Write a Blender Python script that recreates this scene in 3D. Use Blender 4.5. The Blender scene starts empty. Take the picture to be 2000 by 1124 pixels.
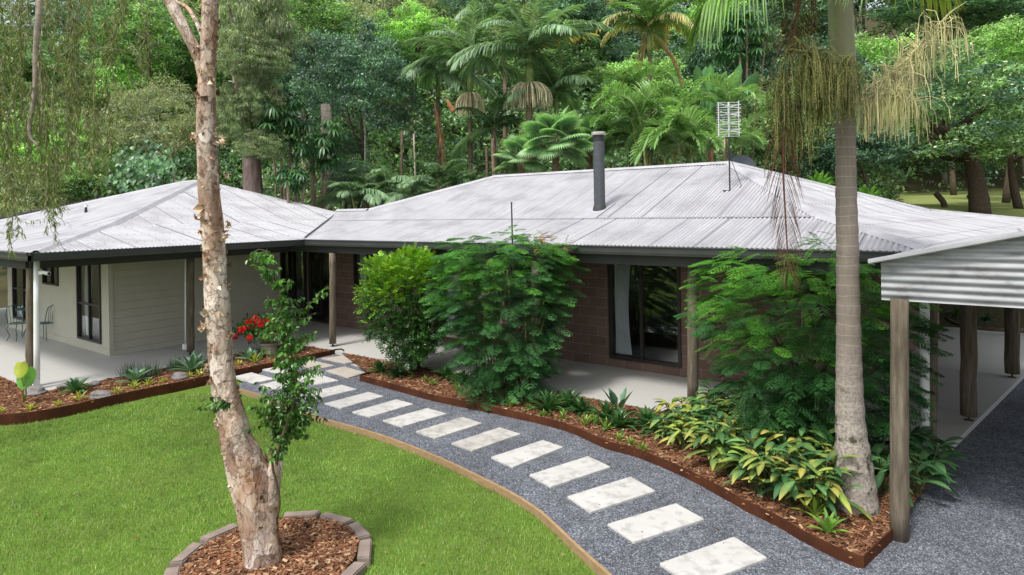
import bpy, bmesh, math, random
import numpy as np
from mathutils import Vector, Matrix
from mathutils.geometry import tessellate_polygon

sc = bpy.context.scene
COL = sc.collection
rnd = random.Random(7)
rs = np.random.RandomState(11)

# ------------------------------------------------------------------ camera
CAM_H, FPX, HY, ROLL = 3.2, 1250.0, 415.0, -0.0163
nrm = math.hypot(1, ROLL)
CR = np.array([1, 0, ROLL]) / nrm
CU = np.array([-ROLL, 0, 1]) / nrm
CF = np.array([0, 1.0, 0])
CC = np.array([0, 0, CAM_H])
cd = bpy.data.cameras.new("camera")
cam = bpy.data.objects.new("camera", cd); COL.objects.link(cam)
cd.sensor_width = 36; cd.sensor_fit = 'HORIZONTAL'
cd.lens = 36 * FPX / 2000
cd.shift_y = -(562 - HY) / 2000
cd.clip_start = 0.1; cd.clip_end = 1000
m = Matrix.Identity(4)
for i in range(3):
    m[i][0] = CR[i]; m[i][1] = CU[i]; m[i][2] = -CF[i]; m[i][3] = CC[i]
cam.matrix_world = m
sc.camera = cam

# ------------------------------------------------------------------ light
SUN_EL, SUN_AZ = math.radians(60), math.radians(-140)   # azimuth measured from +Y, clockwise positive
w = bpy.data.worlds.new("World"); sc.world = w; w.use_nodes = True
nt = w.node_tree; bg = nt.nodes['Background']
sky = nt.nodes.new('ShaderNodeTexSky'); sky.sky_type = 'NISHITA'; sky.sun_disc = False
sky.sun_elevation = SUN_EL; sky.sun_rotation = SUN_AZ; sky.dust_density = 3; sky.air_density = 1.0
hs = nt.nodes.new('ShaderNodeHueSaturation'); hs.inputs['Saturation'].default_value = 0.3
nt.links.new(sky.outputs[0], hs.inputs['Color']); nt.links.new(hs.outputs[0], bg.inputs[0])
bg.inputs[1].default_value = 0.15
sl = bpy.data.lights.new("sun", 'SUN'); sun = bpy.data.objects.new("sun", sl); COL.objects.link(sun)
sl.energy = 1.9; sl.angle = math.radians(10); sl.color = (1.0, 0.96, 0.9)
sd = Vector((math.sin(SUN_AZ) * math.cos(SUN_EL), math.cos(SUN_AZ) * math.cos(SUN_EL), math.sin(SUN_EL)))
sun.rotation_euler = sd.to_track_quat('Z', 'Y').to_euler()
sc.view_settings.view_transform = 'Standard'; sc.view_settings.look = 'None'
sc.view_settings.gamma = 1; sc.view_settings.use_curve_mapping = False
sc.view_settings.exposure = 0.72
sc.cycles.max_bounces = 6; sc.cycles.transparent_max_bounces = 8
sc.cycles.diffuse_bounces = 3; sc.cycles.glossy_bounces = 3

# ------------------------------------------------------------------ measuring helpers (survey of the site)
def ray(x, y): return CR * (x - 1000) + CU * (HY - y) + CF * FPX
def P(x, y, z=0.0):
    d = ray(x, y); return CC + d * (z - CAM_H) / d[2]
def PY(x, y, Y):
    d = ray(x, y); return CC + d * Y / d[1]
HU = np.array([.8, -.6, 0]); HV = np.array([.6, .8, 0])     # house axes
def hst(s, t, z=0.0): return HU * s + HV * t + np.array([0, 0, z])
def to_st(p): return np.array([p @ HU, p @ HV, p[2]])
def on_plane(x, y, a, b, c):
    """pixel ray against the plane z = a + b*(s) + c*(t) in house axes -> (s,t,z)"""
    d = ray(x, y); ds, dt, dz = d @ HU, d @ HV, d[2]
    k = (a - CAM_H) / (dz - b * ds - c * dt)
    return to_st(CC + d * k)

# ------------------------------------------------------------------ mesh builder
def unit(a):
    a = np.asarray(a, float); return a / np.maximum(np.linalg.norm(a, axis=-1, keepdims=True), 1e-9)
class NB:
    def __init__(s): s.V = []; s.F3 = []; s.F4 = []; s.C = []; s.M3 = []; s.M4 = []; s.n = 0
    def add(s, V, F, col=(1, 1, 1), mi=0):
        V = np.asarray(V, float).reshape(-1, 3); F = np.asarray(F, int)
        if len(F) == 0: return
        c = np.asarray(col, float)
        if c.ndim == 1: c = np.tile(c, (len(V), 1))
        s.V.append(V); s.C.append(c)
        if F.shape[1] == 3: s.F3.append(F + s.n); s.M3.append(np.full(len(F), mi))
        else: s.F4.append(F + s.n); s.M4.append(np.full(len(F), mi))
        s.n += len(V)
    def box(s, a, b, col=(1, 1, 1), mi=0):
        x0, y0, z0 = a; x1, y1, z1 = b
        V = [(x0, y0, z0), (x1, y0, z0), (x1, y1, z0), (x0, y1, z0), (x0, y0, z1), (x1, y0, z1), (x1, y1, z1), (x0, y1, z1)]
        s.add(V, [(0, 3, 2, 1), (4, 5, 6, 7), (0, 1, 5, 4), (1, 2, 6, 5), (2, 3, 7, 6), (3, 0, 4, 7)], col, mi)
    def obox(s, c, ax, ay, az, col=(1, 1, 1), mi=0):
        c, ax, ay, az = [np.asarray(q, float) for q in (c, ax, ay, az)]
        V = [c + i * ax + j * ay + k * az for k in (-1, 1) for i, j in ((-1, -1), (1, -1), (1, 1), (-1, 1))]
        s.add(V, [(0, 3, 2, 1), (4, 5, 6, 7), (0, 1, 5, 4), (1, 2, 6, 5), (2, 3, 7, 6), (3, 0, 4, 7)], col, mi)
    def bar(s, p, q, w, h, col=(1, 1, 1), mi=0):
        p = np.asarray(p, float); q = np.asarray(q, float); d = unit(q - p)
        up = np.array([0, 0, 1.0]) if abs(d[2]) < .95 else np.array([1.0, 0, 0])
        x = unit(np.cross(d, up)); y = np.cross(x, d)
        s.obox((p + q) / 2, (q - p) / 2, x * w / 2, y * h / 2, col, mi)
    def tube(s, pts, rad, n=8, col=(1, 1, 1), mi=0, noise=0.0, caps=True, lobes=None):
        pts = np.asarray(pts, float); k = len(pts)
        rad = np.full(k, rad) if np.isscalar(rad) else np.asarray(rad, float)
        tan = np.gradient(pts, axis=0); tan = unit(tan)
        ref = np.array([1.0, 0.13, 0]) if abs(tan[:, 2]).mean() > .5 else np.array([0.05, 0, 1.0])
        x = unit(np.cross(tan, ref)); y = np.cross(tan, x)
        a = np.arange(n) * 2 * math.pi / n
        R = rad[:, None] * (1 + noise * rs.randn(k, n))
        if lobes is not None: R = R * lobes
        V = pts[:, None] + R[..., None] * (np.cos(a)[None, :, None] * x[:, None] + np.sin(a)[None, :, None] * y[:, None])
        V = V.reshape(-1, 3)
        i = np.arange(k - 1)[:, None] * n; j = np.arange(n)[None]; j2 = (j + 1) % n
        F = np.stack([i + j, i + j2, i + n + j2, i + n + j], -1).reshape(-1, 4)
        c = np.asarray(col, float)
        if c.ndim == 2: c = np.repeat(c, n, 0)
        s.add(V, F, c, mi)
        if caps and n > 3:
            base = s.n - k * n
            for o, ctr in ((0, pts[0]), ((k - 1) * n, pts[-1])):
                cc = c if c.ndim == 1 else c[o]
                s.V.append(ctr[None]); s.C.append(np.asarray(cc, float).reshape(1, 3))
                ci = s.n; s.n += 1
                T = [(ci, base + o + (jj + 1) % n, base + o + jj) if o == 0 else (ci, base + o + jj, base + o + (jj + 1) % n) for jj in range(n)]
                s.F3.append(np.array(T)); s.M3.append(np.full(n, mi))
    def leaves(s, Pp, D, N, L, W, C, mi=0, bend=.15, fold=.15, wpos=.45):
        Pp = np.asarray(Pp, float); n = len(Pp); D = unit(D); S = unit(np.cross(D, N)); N = np.cross(S, D)
        L = np.broadcast_to(L, (n,))[:, None]; W = np.broadcast_to(W, (n,))[:, None]
        V = np.stack([Pp, Pp + D * L * wpos + S * W / 2 + N * W * fold, Pp + D * L - N * L * bend, Pp + D * L * wpos - S * W / 2 + N * W * fold], 1)
        i = np.arange(n)[:, None] * 4
        F = np.concatenate([i + np.array([[0, 1, 2]]), i + np.array([[0, 2, 3]])], 0)
        C = np.broadcast_to(C, (n, 3))
        s.add(V.reshape(-1, 3), F, np.repeat(C, 4, 0), mi)
    def blades(s, Pp, D, L, W, C, seg=4, droop=.3, prof='leaf', mi=0, crease=.2, ctip=None, up=None, mid=None):
        Pp = np.asarray(Pp, float); n = len(Pp); D = unit(np.broadcast_to(D, (n, 3)))
        L = np.broadcast_to(L, (n,)); W = np.broadcast_to(W, (n,)); droop = np.broadcast_to(droop, (n,))
        t = np.linspace(0, 1, seg + 1)
        if prof == 'leaf': pw = np.sin(np.pi * np.clip(t * .93 + .05, 0, 1)) ** .8
        elif prof == 'strap': pw = np.minimum(1, (1 - t) * 3) ** .7 * (.7 + .3 * np.sin(np.pi * t))
        elif prof == 'agave': pw = np.interp(t, [0, .2, .55, .85, 1], [.55, .6, 1, .6, .02])
        elif prof == 'petiole': pw = np.interp(t, [0, .3, .38, .62, .9, 1], [.07, .07, .35, 1, .5, .03])
        elif prof == 'paddle': pw = np.interp(t, [0, .3, .36, .6, .9, 1], [.1, .1, .7, 1, .7, .1])
        else: pw = 1 - t ** 2 * .95
        up = np.array([0, 0, 1.0]) if up is None else up
        S = np.cross(D, up); bad = np.linalg.norm(S, axis=1) < .1
        S[bad] = np.cross(D[bad], [1, .3, 0]); S = unit(S); N = np.cross(S, D)
        ctr = Pp[:, None] + D[:, None] * (L[:, None] * t)[..., None] - np.array([0, 0, 1.]) * (L[:, None] * droop[:, None] * t ** 2)[..., None]
        hw = (W[:, None] * pw / 2)[..., None]
        V = np.stack([ctr - S[:, None] * hw + N[:, None] * hw * crease * 2, ctr, ctr + S[:, None] * hw + N[:, None] * hw * crease * 2], 2)
        V = V.reshape(-1, 3)
        k = (seg + 1) * 3
        base = (np.arange(n) * k)[:, None, None]; r = (np.arange(seg) * 3)[None, :, None]
        q = np.array([[0, 1, 4, 3], [1, 2, 5, 4]])
        F = (base[..., None] + r[..., None] + q[None, None]).reshape(-1, 4)
        C = np.broadcast_to(C, (n, 3))
        Cf = np.repeat(C[:, None], seg + 1, 1)
        if ctip is not None:
            ct = np.broadcast_to(ctip, (n, 3))[:, None]; Cf = Cf * (1 - t ** 2)[None, :, None] + ct * (t ** 2)[None, :, None]
        Cf = np.repeat(Cf[:, :, None], 3, 2).copy()
        if mid is not None: Cf[:, :, 1] = Cf[:, :, 1] * mid
        s.add(V, F, Cf.reshape(-1, 3), mi)
    def build(s, name, mats, parent=None, origin=(0, 0, 0), smooth=False):
        me = bpy.data.meshes.new(name)
        V = np.concatenate(s.V) - np.asarray(origin, float)
        C = np.concatenate(s.C)
        loops = []; starts = []; mi = []
        st = 0
        if s.F3:
            f = np.concatenate(s.F3); loops.append(f.ravel()); starts.append(np.arange(len(f)) * 3); st = len(f) * 3; mi.append(np.concatenate(s.M3))
        if s.F4:
            f = np.concatenate(s.F4); loops.append(f.ravel()); starts.append(st + np.arange(len(f)) * 4); mi.append(np.concatenate(s.M4))
        loops = np.concatenate(loops); starts = np.concatenate(starts); mi = np.concatenate(mi)
        me.vertices.add(len(V)); me.vertices.foreach_set('co', V.astype(np.float32).ravel())
        me.loops.add(len(loops)); me.loops.foreach_set('vertex_index', loops.astype(np.int32))
        me.polygons.add(len(starts)); me.polygons.foreach_set('loop_start', starts.astype(np.int32))
        me.polygons.foreach_set('material_index', mi.astype(np.int32))
        m0 = (mats[0] if isinstance(mats, (list, tuple)) else mats).name
        sm = bool(smooth) or (('foliage' in m0 or 'bark_attribute' in m0) and 'dry' not in m0)
        me.polygons.foreach_set('use_smooth', np.full(len(starts), sm, bool))
        me.update(calc_edges=True)
        at = me.color_attributes.new('col', 'FLOAT_COLOR', 'POINT')
        at.data.foreach_set('color', np.concatenate([C, np.ones((len(C), 1))], 1).astype(np.float32).ravel())
        for mm in (mats if isinstance(mats, (list, tuple)) else [mats]): me.materials.append(mm)
        o = bpy.data.objects.new(name, me); COL.objects.link(o)
        if parent is not None: o.parent = parent
        else: o.location = origin
        return o
def tag(o, label=None, cat=None, group=None, kind=None):
    if label: o['label'] = label
    if cat: o['category'] = cat
    if group: o['group'] = group
    if kind: o['kind'] = kind
    return o
def thing(name, label, cat, loc=(0, 0, 0), rz=0.0, group=None, scale=1.0):
    o = bpy.data.objects.new(name, None); COL.objects.link(o); o.empty_display_size = .2
    o.location = loc; o.rotation_euler = (0, 0, rz)
    o.scale = (scale,) * 3 if np.isscalar(scale) else scale
    return tag(o, label, cat, group)
def meshpart(name, me, parent, loc=(0, 0, 0), rot=(0, 0, 0), scale=1.0):
    o = bpy.data.objects.new(name, me); COL.objects.link(o); o.parent = parent
    o.location = loc; o.rotation_euler = rot; o.scale = (scale,) * 3 if np.isscalar(scale) else scale
    return o
def poly_nb(nb, pts, z=None, col=(1, 1, 1), mi=0):
    V = [Vector(p) for p in pts]; T = tessellate_polygon([V])
    T = [t if ((V[t[1]] - V[t[0]]).cross(V[t[2]] - V[t[0]])).z > 0 else (t[0], t[2], t[1]) for t in T]
    nb.add([tuple(v) for v in V], T, col, mi)
def catmull(pts, k=6):
    pts = [np.asarray(p, float) for p in pts]; q = [2 * pts[0] - pts[1]] + pts + [2 * pts[-1] - pts[-2]]; out = []
    for i in range(1, len(q) - 2):
        for j in range(k):
            t = j / k; a, b, c, d = q[i - 1:i + 3]
            out.append(.5 * ((2 * b) + (c - a) * t + (2 * a - 5 * b + 4 * c - d) * t * t + (3 * b - a - 3 * c + d) * t ** 3))
    return out + [pts[-1]]
def inpoly(X, Y, poly):
    ins = np.zeros(len(X), bool); n = len(poly)
    for i in range(n):
        x1, y1 = poly[i][0], poly[i][1]; x2, y2 = poly[(i + 1) % n][0], poly[(i + 1) % n][1]
        if y1 == y2: continue
        c = ((y1 > Y) != (y2 > Y)) & (X < (x2 - x1) * (Y - y1) / (y2 - y1) + x1); ins ^= c
    return ins

# ------------------------------------------------------------------ materials
def mat(name, col=(.5, .5, .5), rough=.7, metal=0.0, spec=.5):
    m = bpy.data.materials.new(name); m.use_nodes = True
    b = m.node_tree.nodes['Principled BSDF']
    b.inputs['Base Color'].default_value = (*col, 1); b.inputs['Roughness'].default_value = rough
    b.inputs['Metallic'].default_value = metal; b.inputs['Specular IOR Level'].default_value = spec
    return m, m.node_tree, b
class G:
    def __init__(s, nt): s.nt = nt
    def n(s, t, **k):
        x = s.nt.nodes.new(t)
        for a, b in k.items():
            if a.startswith('i_'):
                key = a[2:]; key = int(key) if key.isdigit() else key.replace('_', ' ')
                x.inputs[key].default_value = b
            else: setattr(x, a, b)
        return x
    def l(s, a, b): s.nt.links.new(a, b)
    def noise(s, vec, scale, detail=4, rough=.6):
        x = s.n('ShaderNodeTexNoise'); x.inputs['Scale'].default_value = scale; x.inputs['Detail'].default_value = detail; x.inputs['Roughness'].default_value = rough
        if vec is not None: s.l(vec, x.inputs['Vector'])
        return x
    def ramp(s, fac, stops):
        x = s.n('ShaderNodeValToRGB'); e = x.color_ramp.elements
        while len(e) < len(stops): e.new(.5)
        for i, (p, c) in enumerate(stops): e[i].position = p; e[i].color = (*c, 1) if len(c) == 3 else c
        s.l(fac, x.inputs[0]); return x
    def mix(s, f, a, b, t='MIX'):
        x = s.n('ShaderNodeMix', data_type='RGBA', blend_type=t)
        for v, i in ((f, 0), (a, 6), (b, 7)):
            if hasattr(v, 'links') or hasattr(v, 'is_linked'): s.l(v, x.inputs[i])
            elif i == 0: x.inputs[0].default_value = v
            else: x.inputs[i].default_value = (*v, 1)
        return x.outputs[2]
    def math(s, op, a, b=None):
        x = s.n('ShaderNodeMath', operation=op)
        for i, v in enumerate((a, b)):
            if v is None: continue
            if hasattr(v, 'is_linked'): s.l(v, x.inputs[i])
            else: x.inputs[i].default_value = v
        return x.outputs[0]
    def bump(s, h, b, strength=.5, dist=.02):
        x = s.n('ShaderNodeBump'); x.inputs['Strength'].default_value = strength; x.inputs['Distance'].default_value = dist
        s.l(h, x.inputs['Height']); s.l(x.outputs[0], b.inputs['Normal']); return x
def oc(g): return g.n('ShaderNodeTexCoord').outputs['Object']
def noisy(name, c1, c2, scale=5, rough=.8, bump=.3, bs=None, dist=.01, detail=6, stops=None, spec=.4, metal=0, stretch=None):
    m, nt, b = mat(name, c1, rough, metal, spec); g = G(nt); v = oc(g)
    if stretch:
        mp = g.n('ShaderNodeMapping'); mp.inputs['Scale'].default_value = stretch; g.l(v, mp.inputs[0]); v = mp.outputs[0]
    n = g.noise(v, scale, detail); r = g.ramp(n.outputs[0], stops or [(.3, c1), (.7, c2)]); g.l(r.outputs[0], b.inputs['Base Color'])
    if bump: n2 = g.noise(v, bs or scale * 4, 5); g.bump(n2.outputs[0], b, bump, dist)
    return m
def leafmat(name, rough=.45, trans=.35, spec=.35, tint=(1, 1, 1), vary=.35, scale=3.0, sat=1.0):
    m, nt, b = mat(name, (.1, .2, .05), rough, 0, spec); g = G(nt)
    a = g.n('ShaderNodeAttribute'); a.attribute_name = 'col'
    n = g.noise(oc(g), scale, 3)
    r = g.ramp(n.outputs[0], [(.3, (1 - vary,) * 3), (.7, (1 + vary, 1 + vary, 1 + vary * .6))])
    c = g.mix(1.0, a.outputs['Color'], r.outputs[0], 'MULTIPLY'); c = g.mix(1.0, c, tint, 'MULTIPLY')
    oi = g.n('ShaderNodeObjectInfo')
    hs = g.n('ShaderNodeHueSaturation'); hs.inputs['Saturation'].default_value = sat; g.l(c, hs.inputs['Color']); c = hs.outputs[0]
    g.l(c, b.inputs['Base Color'])
    t = g.n('ShaderNodeBsdfTranslucent'); g.l(g.mix(1.0, c, (1.3, 1.5, .7), 'MULTIPLY'), t.inputs[0])
    ms = g.n('ShaderNodeMixShader'); ms.inputs[0].default_value = trans
    g.l(b.outputs[0], ms.inputs[1]); g.l(t.outputs[0], ms.inputs[2]); g.l(ms.outputs[0], nt.nodes['Material Output'].inputs[0])
    return m
M = {}
M['leaf'] = leafmat('foliage', .42, .3)
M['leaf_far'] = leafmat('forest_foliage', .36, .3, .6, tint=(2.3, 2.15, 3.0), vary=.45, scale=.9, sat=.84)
M['leaf_gloss'] = leafmat('glossy_foliage', .3, .22, .5)
M['leaf_dry'] = leafmat('dry_foliage', .8, .15, .2)
M['bark_att'] = (lambda: (lambda m: m)(leafmat('bark_attribute', .85, 0.0, .2, vary=.4, scale=14)))()

def grass_ground():
    m, nt, b = mat('lawn_soil', (.08, .13, .03), .95, 0, .1); g = G(nt); v = oc(g)
    n1 = g.noise(v, .8, 4); n2 = g.noise(v, 60, 3)
    c = g.mix(n1.outputs[0], (.12, .21, .03), (.18, .28, .045))
    c = g.mix(g.math('MULTIPLY', n2.outputs[0], .55), c, (.055, .09, .02)); g.l(c, b.inputs['Base Color'])
    g.bump(n2.outputs[0], b, .8, .03); return m
M['lawn'] = grass_ground()
def gravel():
    m, nt, b = mat('blue_grey_gravel', (.1, .11, .13), .8, 0, .3); g = G(nt); v = oc(g)
    vo = g.n('ShaderNodeTexVoronoi'); vo.inputs['Scale'].default_value = 80; g.l(v, vo.inputs['Vector'])
    r = g.ramp(g.n('ShaderNodeSeparateColor').outputs[0], [(0, (.045, .05, .06)), (.5, (.115, .125, .148)), (.85, (.20, .215, .245)), (1, (.36, .38, .41))])
    sep = r.inputs[0].links[0].from_node; g.l(vo.outputs['Color'], sep.inputs[0])
    n1 = g.noise(v, 1.3, 5); n2 = g.noise(v, 7, 3)
    big = g.ramp(n1.outputs[0], [(.3, (.78, .77, .76)), (.65, (1.15, 1.15, 1.17))])
    c = g.mix(1.0, r.outputs[0], big.outputs[0], 'MULTIPLY')
    big2 = g.ramp(n2.outputs[0], [(.35, (.82, .81, .8)), (.6, (1.08, 1.08, 1.1))]); c = g.mix(1.0, c, big2.outputs[0], 'MULTIPLY')
    g.l(c, b.inputs['Base Color'])
    h = g.math('SUBTRACT', 1.0, vo.outputs['Distance'])
    g.bump(g.math('ADD', h, g.math('MULTIPLY', n2.outputs[0], 1.5)), b, .9, .012); return m
M['gravel'] = gravel()
def mulch():
    m, nt, b = mat('bark_mulch', (.2, .09, .05), .9, 0, .2); g = G(nt); v = oc(g)
    n0 = g.noise(v, 5, 2); wv = g.n('ShaderNodeVectorMath', operation='ADD'); g.l(v, wv.inputs[0])
    sc_ = g.n('ShaderNodeVectorMath', operation='SCALE'); g.l(n0.outputs['Color'], sc_.inputs[0]); sc_.inputs['Scale'].default_value = .5; g.l(sc_.outputs[0], wv.inputs[1])
    vo = g.n('ShaderNodeTexVoronoi'); vo.inputs['Scale'].default_value = 38; vo.inputs['Randomness'].default_value = 1
    mp = g.n('ShaderNodeMapping'); mp.inputs['Scale'].default_value = (1, .4, 1); g.l(wv.outputs[0], mp.inputs[0]); g.l(mp.outputs[0], vo.inputs['Vector'])
    se = g.n('ShaderNodeSeparateColor'); g.l(vo.outputs['Color'], se.inputs[0])
    r = g.ramp(se.outputs[0], [(0, (.04, .016, .009)), (.4, (.15, .06, .03)), (.8, (.27, .125, .06)), (1, (.45, .27, .16))]); g.l(r.outputs[0], b.inputs['Base Color'])
    g.bump(g.math('SUBTRACT', 1.0, vo.outputs['Distance']), b, 1.0, .03); return m
M['mulch'] = mulch()
def concrete():
    m, nt, b = mat('patio_concrete', (.45, .44, .42), .55, 0, .4); g = G(nt); v = oc(g)
    n1 = g.noise(v, .7, 5); n2 = g.noise(v, 25, 4)
    c = g.mix(n1.outputs[0], (.44, .435, .41), (.52, .515, .49)); c = g.mix(g.math('MULTIPLY', n2.outputs[0], .25), c, (.36, .35, .33))
    g.l(c, b.inputs['Base Color']); g.bump(n2.outputs[0], b, .12, .005); return m
M['concrete'] = concrete()
def paver(name, c1, c2, dark, amount):
    m, nt, b = mat(name, c1, .8, 0, .3); g = G(nt); v = oc(g)
    oi = g.n('ShaderNodeObjectInfo'); ad = g.n('ShaderNodeVectorMath', operation='ADD'); g.l(v, ad.inputs[0])
    cx = g.n('ShaderNodeCombineXYZ'); g.l(g.math('MULTIPLY', oi.outputs['Random'], 37.0), cx.inputs[0]); g.l(cx.outputs[0], ad.inputs[1]); v = ad.outputs[0]
    n1 = g.noise(v, 2.6, 5); n2 = g.noise(v, 9, 4, .5); n3 = g.noise(v, 90, 3)
    c = g.mix(g.ramp(n1.outputs[0], [(.35, (0, 0, 0)), (.7, (1, 1, 1))]).outputs[0], c1, c2)
    st = g.ramp(n2.outputs[0], [(.0, (amount,) * 3), (.34, (amount * .7,) * 3), (.5, (0, 0, 0))])
    c = g.mix(st.outputs[0], c, dark); c = g.mix(g.math('MULTIPLY', n3.outputs[0], .2), c, (.5, .49, .46))
    g.l(c, b.inputs['Base Color']); g.bump(n3.outputs[0], b, .2, .004); return m
M['paver_pale'] = paver('pale_paving_stone', (.52, .51, .49), (.44, .43, .41), (.25, .24, .22), .75)
M['paver_stained'] = paver('stained_paving_stone', (.52, .505, .475), (.30, .285, .255), (.20, .185, .16), .8)
M['paver_beige'] = paver('beige_paving_stone', (.42, .375, .325), (.34, .30, .25), (.3, .26, .22), .6)
def roofm():
    m, nt, b = mat('weathered_corrugated_iron', (.6, .6, .63), .5, 0, .35); g = G(nt)
    uv = g.n('ShaderNodeTexCoord').outputs['UV']; s = g.n('ShaderNodeSeparateXYZ'); g.l(uv, s.inputs[0]); U, Vv = s.outputs[0], s.outputs[1]
    n1 = g.noise(uv, .9, 6, .65); mp = g.n('ShaderNodeMapping'); mp.inputs['Scale'].default_value = (9, .5, 1); g.l(uv, mp.inputs[0]); n2 = g.noise(mp.outputs[0], 1.2, 5, .7)
    c = g.mix(g.ramp(n1.outputs[0], [(.3, (0, 0, 0)), (.7, (1, 1, 1))]).outputs[0], (.34, .34, .355), (.50, .502, .52))
    c = g.mix(g.ramp(n2.outputs[0], [(.35, (.5, .5, .5)), (.6, (0, 0, 0))]).outputs[0], c, (.27, .26, .285))
    # sheet laps
    f = g.math('FRACT', g.math('DIVIDE', g.math('ADD', U, 50.0), .762)); lap = g.math('LESS_THAN', f, .026)
    wn = g.n('ShaderNodeTexWhiteNoise', noise_dimensions='1D'); g.l(g.math('FLOOR', g.math('DIVIDE', g.math('ADD', U, 50.0), .762)), wn.inputs['W'])
    lapf = g.math('MULTIPLY', lap, g.math('ADD', .1, g.math('MULTIPLY', wn.outputs[0], .8)))
    c = g.mix(lapf, c, (.06, .055, .065))
    n8 = g.noise(uv, .45, 7, .7); sm = g.ramp(n8.outputs[0], [(.38, (.4, .4, .4)), (.48, (0, 0, 0))]); c = g.mix(sm.outputs[0], c, (.225, .22, .228))
    tr = g.math('MAXIMUM', g.math('MULTIPLY', g.math('SINE', g.math('MULTIPLY', U, 2 * math.pi / .076)), -1.0), 0.0); c = g.mix(g.math('MULTIPLY', tr, g.math('MULTIPLY', n1.outputs[0], .95)), c, (.16, .15, .165))  # troughs of the ribs darkened in the colour, standing in for groove shade
    # screws
    fu = g.math('ABSOLUTE', g.math('SUBTRACT', g.math('FRACT', g.math('DIVIDE', g.math('ADD', U, 50.0), .152)), .5))
    fv = g.math('ABSOLUTE', g.math('SUBTRACT', g.math('FRACT', g.math('DIVIDE', g.math('ADD', Vv, 50.0), .85)), .5))
    du = g.math('MULTIPLY', fu, .152); dv = g.math('MULTIPLY', fv, .85)
    d2 = g.math('ADD', g.math('MULTIPLY', du, du), g.math('MULTIPLY', dv, dv)); c = g.mix(g.math('LESS_THAN', d2, .00017), c, (.10, .09, .10))
    g.l(c, b.inputs['Base Color']); return m
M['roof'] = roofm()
def flashing():
    return noisy('roof_capping', (.42, .41, .45), (.62, .62, .66), 3, .5, .1)
M['cap'] = noisy('roof_capping', (.30, .295, .32), (.43, .43, .455), 3, .6, .1)
def brick():
    m, nt, b = mat('brown_block_wall', (.14, .09, .08), .9, 0, .2); g = G(nt); v = oc(g)
    s = g.n('ShaderNodeSeparateXYZ'); g.l(v, s.inputs[0]); cx = g.n('ShaderNodeCombineXYZ'); g.l(s.outputs[0], cx.inputs[0]); g.l(s.outputs[2], cx.inputs[1])
    br = g.n('ShaderNodeTexBrick'); g.l(cx.outputs[0], br.inputs['Vector']); br.inputs['Scale'].default_value = 1
    br.inputs['Brick Width'].default_value = .4; br.inputs['Row Height'].default_value = .2; br.inputs['Mortar Size'].default_value = .007; br.inputs['Mortar Smooth'].default_value = .2
    br.inputs['Color1'].default_value = (.165, .108, .085, 1); br.inputs['Color2'].default_value = (.225, .15, .12, 1); br.inputs['Mortar'].default_value = (.33, .26, .22, 1); br.inputs['Bias'].default_value = 0
    n = g.noise(v, 6, 5); c = g.mix(g.math('MULTIPLY', n.outputs[0], .6), br.outputs[0], (.10, .06, .05)); g.l(c, b.inputs['Base Color'])
    n2 = g.noise(v, 30, 4); g.bump(g.math('ADD', g.math('MULTIPLY', br.outputs['Fac'], -1.0), g.math('MULTIPLY', n2.outputs[0], .5)), b, .7, .01); return m
M['brick'] = brick()
M['siding'] = noisy('grey_green_weatherboard', (.40, .385, .305), (.44, .425, .34), 3, .6, .05)
M['cream_trim'] = noisy('cream_painted_trim', (.42, .41, .335), (.46, .45, .37), 3, .6, .05)
M['gutter'] = noisy('charcoal_gutter', (.045, .048, .048), (.06, .063, .062), 2, .45, .03)
M['beam'] = noisy('dark_grey_beam', (.035, .037, .039), (.05, .052, .054), 2, .6, .1)
M['ceiling'] = noisy('veranda_ceiling', (.2, .2, .19), (.25, .25, .24), 2, .8, .05)
M['frame'] = noisy('dark_bronze_frame', (.02, .017, .015), (.03, .025, .022), 5, .4, 0)
M['interior'] = noisy('dim_interior', (.07, .065, .06), (.1, .09, .085), 2, .9, 0)
M['curtain'] = noisy('white_curtain', (.75, .77, .8), (.82, .83, .86), 4, .8, .1)
M['wood'] = noisy('grey_timber_post', (.17, .13, .10), (.36, .31, .25), 3, .9, .6, 10, .02, stretch=(7, 7, .7), stops=[(.25, (.05, .04, .028)), (.5, (.13, .105, .075)), (.75, (.22, .185, .14))])
M['white'] = noisy('white_pipe', (.72, .74, .74), (.78, .79, .78), 3, .45, .03)
M['sleeper'] = noisy('pine_sleeper', (.26, .165, .085), (.38, .255, .135), 4, .8, .3, 20, .01, stretch=(3, 3, 9))
M['corten'] = noisy('rusted_steel', (.13, .045, .022), (.21, .078, .035), 3, .85, .2, 30, .004, stops=[(.25, (.035, .013, .008)), (.5, (.068, .024, .011)), (.75, (.10, .036, .015))], spec=.15)
M['block'] = noisy('brown_grey_garden_block', (.17, .135, .115), (.29, .225, .19), 5, .9, .5, 40, .01)
M['rock'] = noisy('grey_rock', (.12, .11, .11), (.26, .24, .23), 6, .9, .7, 14, .03)
M['flue'] = noisy('galvanised_flue', (.06, .07, .08), (.13, .15, .17), 30, .6, .15, 60, .003, stops=[(.3, (.04, .046, .054)), (.7, (.09, .10, .115))])
M['flue_cap'] = noisy('weathered_steel_cap', (.3, .27, .25), (.45, .42, .4), 12, .6, .1)
M['black'] = noisy('black_metal', (.015, .015, .016), (.03, .03, .03), 8, .5, 0)
M['alu'] = noisy('antenna_aluminium', (.55, .57, .58), (.7, .72, .72), 8, .45, 0)
M['dish'] = noisy('dark_grey_dish', (.06, .075, .09), (.08, .095, .11), 4, .5, 0)
M['teal'] = noisy('teal_iron', (.035, .10, .105), (.05, .13, .135), 6, .5, 0)
M['urn'] = noisy('ochre_glazed_pot', (.20, .16, .07), (.30, .25, .12), 5, .5, .3)
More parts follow.
